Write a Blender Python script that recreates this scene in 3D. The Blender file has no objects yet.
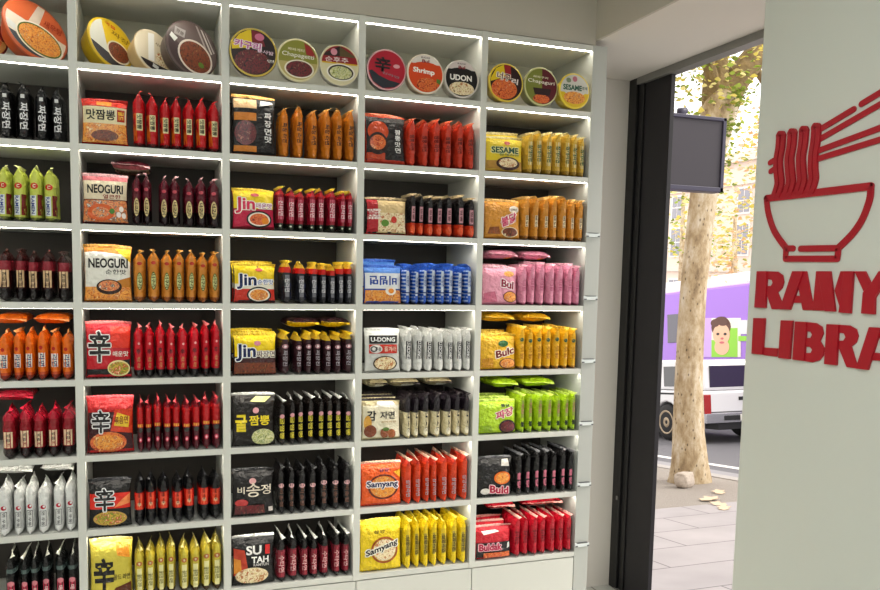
import bpy, bmesh, math, random
from mathutils import Vector, Matrix, noise
random.seed(7)
scene = bpy.context.scene
COL = scene.collection
R = math.radians
W, H = 0.5, 0.27107823          # shelf bay width and shelf spacing, metres
DT = 0.027                      # divider thickness
DEPTH = 0.36                    # shelf depth
ZF = -1.497                     # shop floor (z = 0 is the fifth shelf board)
XB = 1.989                      # inner face of the shop-front wall
XD = 2.53                       # plane of the shop door
SLOPE = 0.13                    # the street runs downhill

# ------------------------------------------------------------------ camera
F_PX, CY = 808.037, 349.214
CAM = Vector((0.22476005, -3.05845762, 0.14067575))
_a = Vector((0.09737137, -0.34342909, 0.00470928))
_Rm = Matrix.Rotation(_a.length, 3, _a.normalized()) @ Matrix(((1, 0, 0), (0, 0, -1), (0, 1, 0)))   # world -> x right, y down, z ahead
_Rt = _Rm.transposed()
cd = bpy.data.cameras.new('camera'); cam = bpy.data.objects.new('camera', cd); COL.objects.link(cam)
cd.sensor_fit = 'HORIZONTAL'; cd.sensor_width = 36.0
cd.lens = F_PX / 880 * 36.0
cd.shift_y = (CY - 295) / 880
cd.clip_end = 300
cam.matrix_world = Matrix.Translation(CAM) @ (_Rt @ Matrix(((1, 0, 0), (0, -1, 0), (0, 0, -1)))).to_4x4()
scene.camera = cam


def ray(x, y): return _Rt @ Vector(((x - 440) / F_PX, (y - CY) / F_PX, 1))
def onY(x, y, Y=0.0):
    d = ray(x, y); return CAM + d * ((Y - CAM.y) / d.y)
def onX(x, y, X):
    d = ray(x, y); return CAM + d * ((X - CAM.x) / d.x)
def ground_z(Y): return ZF - 0.02 - SLOPE * max(0.0, Y - 0.3)
def onG(x, y):
    d = ray(x, y)
    t = (ZF - 0.02 - CAM.z - SLOPE * (CAM.y - 0.3)) / (d.z + SLOPE * d.y)
    return CAM + d * t


# ------------------------------------------------------------------ materials
def lin(h):
    h = h.lstrip('#'); o = []
    for i in (0, 2, 4):
        c = int(h[i:i + 2], 16) / 255
        o.append(c / 12.92 if c <= 0.04045 else ((c + 0.055) / 1.055) ** 2.4)
    return (*o, 1.0)


_M = {}
def newmat(name):
    m = bpy.data.materials.new(name); m.use_nodes = True
    nt = m.node_tree; b = nt.nodes['Principled BSDF']
    return m, nt, b


def plain(name, h, rough=0.5, metal=0.0, spec=0.5, bump=None, coat=0.0, var=0.0):
    """plain colour with optional noise bump (scale, strength) and slight colour variation"""
    if name in _M: return _M[name]
    m, nt, b = newmat(name)
    b.inputs['Base Color'].default_value = lin(h); b.inputs['Roughness'].default_value = rough
    b.inputs['Metallic'].default_value = metal; b.inputs['Specular IOR Level'].default_value = spec
    b.inputs['Coat Weight'].default_value = coat
    if bump or var:
        tc = nt.nodes.new('ShaderNodeTexCoord'); n = nt.nodes.new('ShaderNodeTexNoise')
        n.inputs['Scale'].default_value = bump[0] if bump else 8; n.inputs['Detail'].default_value = 4
        nt.links.new(tc.outputs['Object'], n.inputs['Vector'])
        if bump:
            bp = nt.nodes.new('ShaderNodeBump'); bp.inputs['Strength'].default_value = bump[1]
            bp.inputs['Distance'].default_value = bump[2] if len(bump) > 2 else 0.004
            nt.links.new(n.outputs['Fac'], bp.inputs['Height']); nt.links.new(bp.outputs['Normal'], b.inputs['Normal'])
        if var:
            mx = nt.nodes.new('ShaderNodeMix'); mx.data_type = 'RGBA'
            c = lin(h)
            mx.inputs[6].default_value = tuple(max(0, v * (1 - var)) for v in c[:3]) + (1,)
            mx.inputs[7].default_value = tuple(min(1, v * (1 + var)) for v in c[:3]) + (1,)
            nt.links.new(n.outputs['Fac'], mx.inputs[0]); nt.links.new(mx.outputs[2], b.inputs['Base Color'])
    _M[name] = m
    return m


def film(h):
    """glossy crinkled plastic film"""
    return plain('film_' + h.lstrip('#'), h, rough=0.22, spec=0.42, bump=(42, 1.0, 0.018))


def foil(h):
    return plain('foil_' + h.lstrip('#'), h, rough=0.27, metal=0.5, bump=(40, 0.9, 0.012))


def card(h):
    return plain('card_' + h.lstrip('#'), h, rough=0.38, spec=0.4)


def food(name, cols, scale=48):
    if name in _M: return _M[name]
    m, nt, b = newmat(name)
    tc = nt.nodes.new('ShaderNodeTexCoord'); n = nt.nodes.new('ShaderNodeTexNoise')
    n.inputs['Scale'].default_value = scale; n.inputs['Detail'].default_value = 3; n.inputs['Distortion'].default_value = 2.2
    r = nt.nodes.new('ShaderNodeValToRGB'); r.color_ramp.interpolation = 'LINEAR'
    e = r.color_ramp.elements
    pos = [0.3 + 0.4 * i / (len(cols) - 1) for i in range(len(cols))]
    e[0].position = pos[0]; e[0].color = lin(cols[0]); e[1].position = pos[-1]; e[1].color = lin(cols[-1])
    for p, c in list(zip(pos, cols))[1:-1]:
        q = e.new(p); q.color = lin(c)
    nt.links.new(tc.outputs['Object'], n.inputs['Vector']); nt.links.new(n.outputs['Fac'], r.inputs['Fac'])
    nt.links.new(r.outputs['Color'], b.inputs['Base Color']); b.inputs['Roughness'].default_value = 0.35
    _M[name] = m
    return m


FOOD = {
    'fred': ['#5a0a08', '#b4301a', '#e8823c', '#c02018', '#f0c080'],
    'fbrown': ['#1c0a06', '#5a2414', '#8a4020', '#2a100a', '#b07040'],
    'forange': ['#7a2408', '#d8701c', '#f0b050', '#b84a14', '#f8e0a0'],
    'fgreen': ['#3a4a18', '#a8b060', '#e0dcb0', '#6a8030', '#f0ecd0'],
    'fsea': ['#20100c', '#c8542a', '#e89a5c', '#3a1812', '#f4e8dc'],
    'fpale': ['#6a4a2a', '#e0c890', '#f4e8c8', '#b88a50', '#c04a2a'],
    'fdark': ['#0c0608', '#3a1014', '#7a2028', '#180a0c', '#b06a5a'],
    'fmix': ['#30200c', '#e0b040', '#5a8a2a', '#d04020', '#f4ecc0'],
}


def mat_of(c):
    if c in FOOD: return food('food_' + c, FOOD[c])
    if c.startswith('foil'): return foil(c[4:])
    return film(c)


# ------------------------------------------------------------------ mesh helpers
class MB:
    def __init__(self): self.v = []; self.f = []; self.m = []; self.mats = []; self.smooth = []
    def mi(self, m):
        if m not in self.mats: self.mats.append(m)
        return self.mats.index(m)
    def add(self, verts, faces, mat, smooth=False):
        o = len(self.v); self.v += [tuple(p) for p in verts]
        k = self.mi(mat)
        for f in faces:
            self.f.append(tuple(o + i for i in f)); self.m.append(k); self.smooth.append(smooth)
    def box(self, a, b, mat):
        x0, y0, z0 = (min(p, q) for p, q in zip(a, b)); x1, y1, z1 = (max(p, q) for p, q in zip(a, b))
        self.add([(x0, y0, z0), (x1, y0, z0), (x1, y1, z0), (x0, y1, z0), (x0, y0, z1), (x1, y0, z1), (x1, y1, z1), (x0, y1, z1)],
                 [(0, 3, 2, 1), (4, 5, 6, 7), (0, 1, 5, 4), (1, 2, 6, 5), (2, 3, 7, 6), (3, 0, 4, 7)], mat)
    def tube(self, pts, radii, mat, n=12, cap=True, rough=0.0):
        pts = [Vector(p) for p in pts]; rings = []
        up = Vector((0.13, 0.97, 0.2))
        for i, p in enumerate(pts):
            d = (pts[min(i + 1, len(pts) - 1)] - pts[max(i - 1, 0)]).normalized()
            a = d.cross(up)
            if a.length < 1e-3: a = d.cross(Vector((1, 0, 0)))
            a.normalize(); b = d.cross(a)
            ring = []
            for k in range(n):
                t = 2 * math.pi * k / n
                r = radii[i] * (1 + (rough * noise.noise(p * 2.2 + Vector((math.cos(t), math.sin(t), 0))) if rough else 0))
                ring.append(p + a * (math.cos(t) * r) + b * (math.sin(t) * r))
            rings.append(ring)
        vs = [q for r_ in rings for q in r_]; fs = []
        for i in range(len(pts) - 1):
            for k in range(n):
                fs.append((i * n + k, i * n + (k + 1) % n, (i + 1) * n + (k + 1) % n, (i + 1) * n + k))
        if cap:
            fs.append(tuple(range(n))[::-1]); fs.append(tuple((len(pts) - 1) * n + k for k in range(n)))
        self.add(vs, fs, mat, True)
    def lathe(self, prof, mat, axis='y', n=40, center=(0, 0, 0), smooth=True):
        """prof: list of (radius, along-axis)"""
        vs = []; fs = []
        for r, h in prof:
            for k in range(n):
                t = 2 * math.pi * k / n; c, s = math.cos(t) * r, math.sin(t) * r
                p = {'y': (c, h, s), 'z': (c, s, h), 'x': (h, c, s)}[axis]
                vs.append(tuple(p[i] + center[i] for i in range(3)))
        for i in range(len(prof) - 1):
            for k in range(n):
                fs.append((i * n + k, i * n + (k + 1) % n, (i + 1) * n + (k + 1) % n, (i + 1) * n + k))
        if prof[0][0] > 1e-6: fs.append(tuple(range(n)))
        if prof[-1][0] > 1e-6: fs.append(tuple((len(prof) - 1) * n + k for k in range(n)))
        self.add(vs, fs, mat, smooth)
    def data(self, name, fixn=True):
        me = bpy.data.meshes.new(name); me.from_pydata(self.v, [], self.f)
        for m in self.mats: me.materials.append(m)
        me.polygons.foreach_set('material_index', self.m); me.polygons.foreach_set('use_smooth', self.smooth)
        if fixn:
            bm = bmesh.new(); bm.from_mesh(me); bmesh.ops.recalc_face_normals(bm, faces=bm.faces); bm.to_mesh(me); bm.free()
        me.update(); return me
    def build(self, name, parent=None, bevel=0.0, fixn=True):
        o = bpy.data.objects.new(name, self.data(name, fixn)); COL.objects.link(o)
        if parent: o.parent = parent
        if bevel:
            b = o.modifiers.new('bevel', 'BEVEL'); b.width = bevel; b.segments = 2; b.limit_method = 'ANGLE'
        return o


def link(name, me, parent=None):
    o = bpy.data.objects.new(name, me); COL.objects.link(o); o.parent = parent; return o
def tag(o, label=None, cat=None, group=None, kind=None):
    for k, v in (('label', label), ('category', cat), ('group', group), ('kind', kind)):
        if v: o[k] = v
    return o
def empty(name, loc=(0, 0, 0), rot=(0, 0, 0)):
    o = bpy.data.objects.new(name, None); o.empty_display_size = 0.05; COL.objects.link(o)
    o.location = loc; o.rotation_euler = rot; return o


# ------------------------------------------------------------------ text and flat print
_TX = {}
def text2d(body, bold=0.0):
    """triangles of a line of text, normalised to a unit box centred on 0"""
    key = (body, bold)
    if key in _TX: return _TX[key]
    cu = bpy.data.curves.new('t', 'FONT'); cu.body = body; cu.resolution_u = 3; cu.offset = bold
    o = bpy.data.objects.new('t', cu); COL.objects.link(o)
    dg = bpy.context.evaluated_depsgraph_get(); me = o.evaluated_get(dg).to_mesh()
    vs = [(v.co.x, v.co.y) for v in me.vertices]; fs = [tuple(p.vertices) for p in me.polygons]
    o.evaluated_get(dg).to_mesh_clear(); bpy.data.objects.remove(o); bpy.data.curves.remove(cu)
    xs = [v[0] for v in vs]; ys = [v[1] for v in vs]
    cx, cy = (min(xs) + max(xs)) / 2, (min(ys) + max(ys)) / 2; w, h = max(xs) - min(xs), max(ys) - min(ys)
    vs = [((x - cx) / w, (y - cy) / h) for x, y in vs]
    _TX[key] = (vs, fs); return _TX[key]


def clip_half(poly, nx, ny, d):
    out = []
    for i in range(len(poly)):
        a, b = poly[i], poly[(i + 1) % len(poly)]
        fa, fb = nx * a[0] + ny * a[1] - d, nx * b[0] + ny * b[1] - d
        if fa >= 0: out.append(a)
        if fa * fb < 0:
            t = fa / (fa - fb); out.append((a[0] + (b[0] - a[0]) * t, a[1] + (b[1] - a[1]) * t))
    return out


def shape2d(s):
    """one art entry -> (colour, verts, faces) in art coordinates"""
    k, c = s[0], s[1]
    if k == 'r':
        u0, v0, u1, v1 = s[2:6]; return [(c, [(u0, v0), (u1, v0), (u1, v1), (u0, v1)], [(0, 1, 2, 3)])]
    if k == 'e':
        uc, vc, ru, rv = s[2:6]; n = 28
        return [(c, [(uc + ru * math.cos(2 * math.pi * i / n), vc + rv * math.sin(2 * math.pi * i / n)) for i in range(n)], [tuple(range(n))])]
    if k == 'g':     # ring
        uc, vc, ru, rv, th = s[2:7]; n = 28; vs = []
        for q in (1, 1 - th): vs += [(uc + q * ru * math.cos(2 * math.pi * i / n), vc + q * rv * math.sin(2 * math.pi * i / n)) for i in range(n)]
        return [(c, vs, [(i, (i + 1) % n, n + (i + 1) % n, n + i) for i in range(n)])]
    if k == 'p':
        return [(c, list(s[2]), [tuple(range(len(s[2])))])]
    if k == 'h':     # part of the unit disc beyond a straight line
        nx, ny, d = s[2:5]; rr = s[5] if len(s) > 5 else 0.94
        poly = clip_half([(rr * math.cos(2 * math.pi * i / 48), rr * math.sin(2 * math.pi * i / 48)) for i in range(48)], nx, ny, d)
        return [(c, poly, [tuple(range(len(poly)))])]
    if k in ('t', 'o'):   # text; 'o' adds an outline underneath: ('t',col,body,uc,vc,w,h,rot,bold[,outline colour])
        body, uc, vc, w, h = s[2:7]; rot = s[7] if len(s) > 7 else 0; bold = s[8] if len(s) > 8 else 0.015
        out = []
        vs, fs = text2d(body, bold); co, si = math.cos(R(rot)), math.sin(R(rot))
        pl = lambda dx, dy: [(uc + dx + x * w * co - y * h * si, vc + dy + x * w * si + y * h * co) for x, y in vs]
        if k == 'o':
            ow = s[10] if len(s) > 10 else 0.05
            for q in range(6): out.append((s[9], pl(ow * math.cos(q * 1.047), ow * 0.45 * math.sin(q * 1.047)), fs))
        out.append((c, pl(0, 0), fs))
        return out
    raise ValueError(k)


def art_mesh(mb, art, place, grid_u, grid_v, step=0.0005, matfun=mat_of):
    """flat print shapes cut along a grid and laid on a surface by place(u, v, offset)"""
    bm = bmesh.new(); mats = []; layer = 0
    for s in art:
        for c, vs, fs in shape2d(s):
            layer += 0.3 if s[0] == 'o' and c != s[1] else 1
            m = matfun(c)
            if m not in mats: mats.append(m)
            k = mats.index(m)
            bv = [bm.verts.new((u, layer, v)) for u, v in vs]
            for f in fs:
                try:
                    q = bm.faces.new([bv[i] for i in f]); q.material_index = k
                except ValueError: pass
    for axis, vals in ((0, grid_u), (2, grid_v)):
        no = (1, 0, 0) if axis == 0 else (0, 0, 1)
        for g in vals:
            co = (g, 0, 0) if axis == 0 else (0, 0, g)
            bmesh.ops.bisect_plane(bm, geom=bm.verts[:] + bm.edges[:] + bm.faces[:], dist=1e-6, plane_co=co, plane_no=no)
    bm.verts.index_update()
    vs = [place(v.co.x, v.co.z, v.co.y * step) for v in bm.verts]
    for k, m in enumerate(mats):
        fs = [tuple(v.index for v in f.verts) for f in bm.faces if f.material_index == k]
        used = sorted({i for f in fs for i in f}); mp = {i: j for j, i in enumerate(used)}
        mb.add([vs[i] for i in used], [tuple(mp[i] for i in f) for f in fs], m, True)
    bm.free()
# ------------------------------------------------------------------ noodle packets
class Pouch:
    """a pillow bag: x across, y through, z up from 0; crimped seals are separate meshes"""
    def __init__(s, w, h, t, seed, p=8.5):
        s.w, s.h, s.t, s.seed, s.p = w, h, t, seed, p
        s.sb, s.st = 0.005, 0.014
    def half(s, v):
        v = max(0.0, min(1.0, v))
        e = abs(2 * v - 1)
        k = min(1.0, (1 - v) / .15) ** .72 if v > .5 else min(1.0, v / .06) ** .5
        t = s.t / 2 * k * (1 - .10 * e ** 2) + 0.0012
        a = s.w / 2 * (0.945 + 0.055 * e ** 3)
        return a, t
    def wob(s, x, v, side):
        e = abs(2 * v - 1) ** 4
        q = noise.noise(Vector((x * 38 + s.seed * 7.1, v * 5.5, side * 3.3 + s.seed)))
        cr = math.sin(x * 260 + s.seed * 2 + 3 * noise.noise(Vector((x * 20, v * 4, s.seed))))
        return 0.0017 * q + 0.0018 * e * cr
    def zz(s, v): return s.sb + v * (s.h - s.sb - s.st)
    def front(s, u, v, off, side=-1):
        a, t = s.half(v); x = max(-0.985, min(0.985, u)) * a; n = 2.8
        y = t * (max(0.0, 1 - abs(x / a) ** n)) ** (1 / n)
        k = min(1.0, t / (s.t * 0.3))
        return (x, side * (y + s.wob(x, v, side) * k + off), s.zz(v))
    def edge(s, w, v, off, sgn=1):
        a, t = s.half(v); n = 2.8; w = max(-0.97, min(0.97, w))
        x = a * (1 - abs(w) ** n) ** (1 / n)
        return (sgn * (x + off), w * t, s.zz(v))
    def mesh(s, name, body, bands, fart, eart):
        mb = MB(); cuts = sorted({0, 1, *[i / 20 for i in range(1, 20)], (.008), .02, .03, .88, .92, .96, .98, *[q for b in bands for q in b[:2]]})
        n = 44; rings = []
        for v in cuts:
            a, t = s.half(v); ring = []
            for k in range(n):
                th = 2 * math.pi * k / n; c, sn = math.cos(th), math.sin(th)
                x = a * math.copysign(abs(c) ** (2 / 2.8), c); y = t * math.copysign(abs(sn) ** (2 / 2.8), sn)
                if abs(sn) > 0.05:
                    side = 1 if sn > 0 else -1
                    y += side * s.wob(x, v, side) * min(1.0, t / (s.t * 0.3)) * min(1.0, abs(sn) * 1.6)
                ring.append((x, y, s.zz(v)))
            rings.append(ring)
        vs = [p for r_ in rings for p in r_]
        byc = {}
        for i in range(len(cuts) - 1):
            mid = (cuts[i] + cuts[i + 1]) / 2; c = body
            for b in bands:
                if b[0] <= mid <= b[1]: c = b[2]
            byc.setdefault(c, []).extend((i * n + k, i * n + (k + 1) % n, (i + 1) * n + (k + 1) % n, (i + 1) * n + k) for k in range(n))
        o = len(mb.v); mb.v += vs
        for c, fs in byc.items():
            k = mb.mi(mat_of(c))
            for f in fs: mb.f.append(tuple(o + i for i in f)); mb.m.append(k); mb.smooth.append(True)
        gu = [i / 8 for i in range(-7, 8)]; gv = [i / 14 for i in range(1, 14)]
        if fart: art_mesh(mb, fart, lambda u, v, off: s.front(u, v, off + 0.0012), gu, gv)
        if eart: art_mesh(mb, eart, lambda u, v, off: s.edge(u, v, off + 0.0008), [-.8, -.5, 0, .5, .8], [i / 16 for i in range(1, 16)], 0.0004)
        return mb.data(name, fixn=False)
    def seal(s, name, top, col, flop, seed):
        mb = MB(); nx = 26; hgt = s.st if top else s.sb
        a = s.half(1.0 if top else 0.0)[0]
        z0 = s.h - s.st if top else s.sb
        rows = 4; th = 0.0007; vs = []
        for side in (-1, 1):
            for j in range(rows):
                q = j / (rows - 1)
                for i in range(nx):
                    u = -1 + 2 * i / (nx - 1); x = u * a
                    z = q * hgt
                    if j == rows - 1: z -= 0.0016 * (i % 2)
                    y = side * th + 0.0012 * math.sin(i * 1.9) * q
                    fl = flop * q * (max(0.0, u) ** 2 - 0.5 * max(0.0, -u) ** 2) + 0.003 * q * noise.noise(Vector((u * 2.5, seed, 0)))
                    y += fl
                    z -= abs(fl) * 0.35
                    vs.append((x, y, z0 - 0.0015 + z if top else z0 + 0.0015 - z * 0.98))
        fs = []; N = nx * rows
        for s_ in (0, 1):
            for j in range(rows - 1):
                for i in range(nx - 1):
                    k = s_ * N + j * nx + i; f = (k, k + 1, k + nx + 1, k + nx)
                    fs.append(f if s_ == 0 else f[::-1])
        edge = [j * nx for j in range(rows)] + [(rows - 1) * nx + i for i in range(1, nx)] + [j * nx + nx - 1 for j in range(rows - 2, -1, -1)] + list(range(nx - 2, 0, -1))
        for i in range(len(edge)):
            p, q = edge[i], edge[(i + 1) % len(edge)]; fs.append((p, q, q + N, p + N))
        mb.add(vs, fs, mat_of(col), True)
        return mb.data(name)


ORD = ['first', 'second', 'third', 'fourth', 'fifth', 'sixth', 'seventh', 'eighth', 'ninth', 'tenth']


def shelf_top(r): return (3 - r) * H + 0.0112


def make_packet(meshes, loc, rot, scale, label, group, k=0):
    o = empty('noodle_packet', loc, rot); o.scale = scale
    tag(o, label, 'noodle packet', group)
    kids = (link('pouch', meshes['pouch'], o), link('top_seal', meshes['top%d' % (k % 3)], o), link('bottom_seal', meshes['bot'], o))
    # let it down until its lowest point touches what carries it
    M = Matrix.LocRotScale(o.location, o.rotation_euler, o.scale)
    low = min((M @ v.co).z for k_ in (kids if abs(rot[0]) < 1 else kids[:1]) for v in k_.data.vertices)
    o.location.z += loc[2] - low + 0.0008
    return o


# v runs 0..1 up the bag, u -1..1 across it
def bowlpic(c, u, v, ru, rv, rim='#f0ece4'):
    return [('e', rim, u, v, ru, rv), ('e', c, u, v, ru * .88, rv * .86)]


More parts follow.
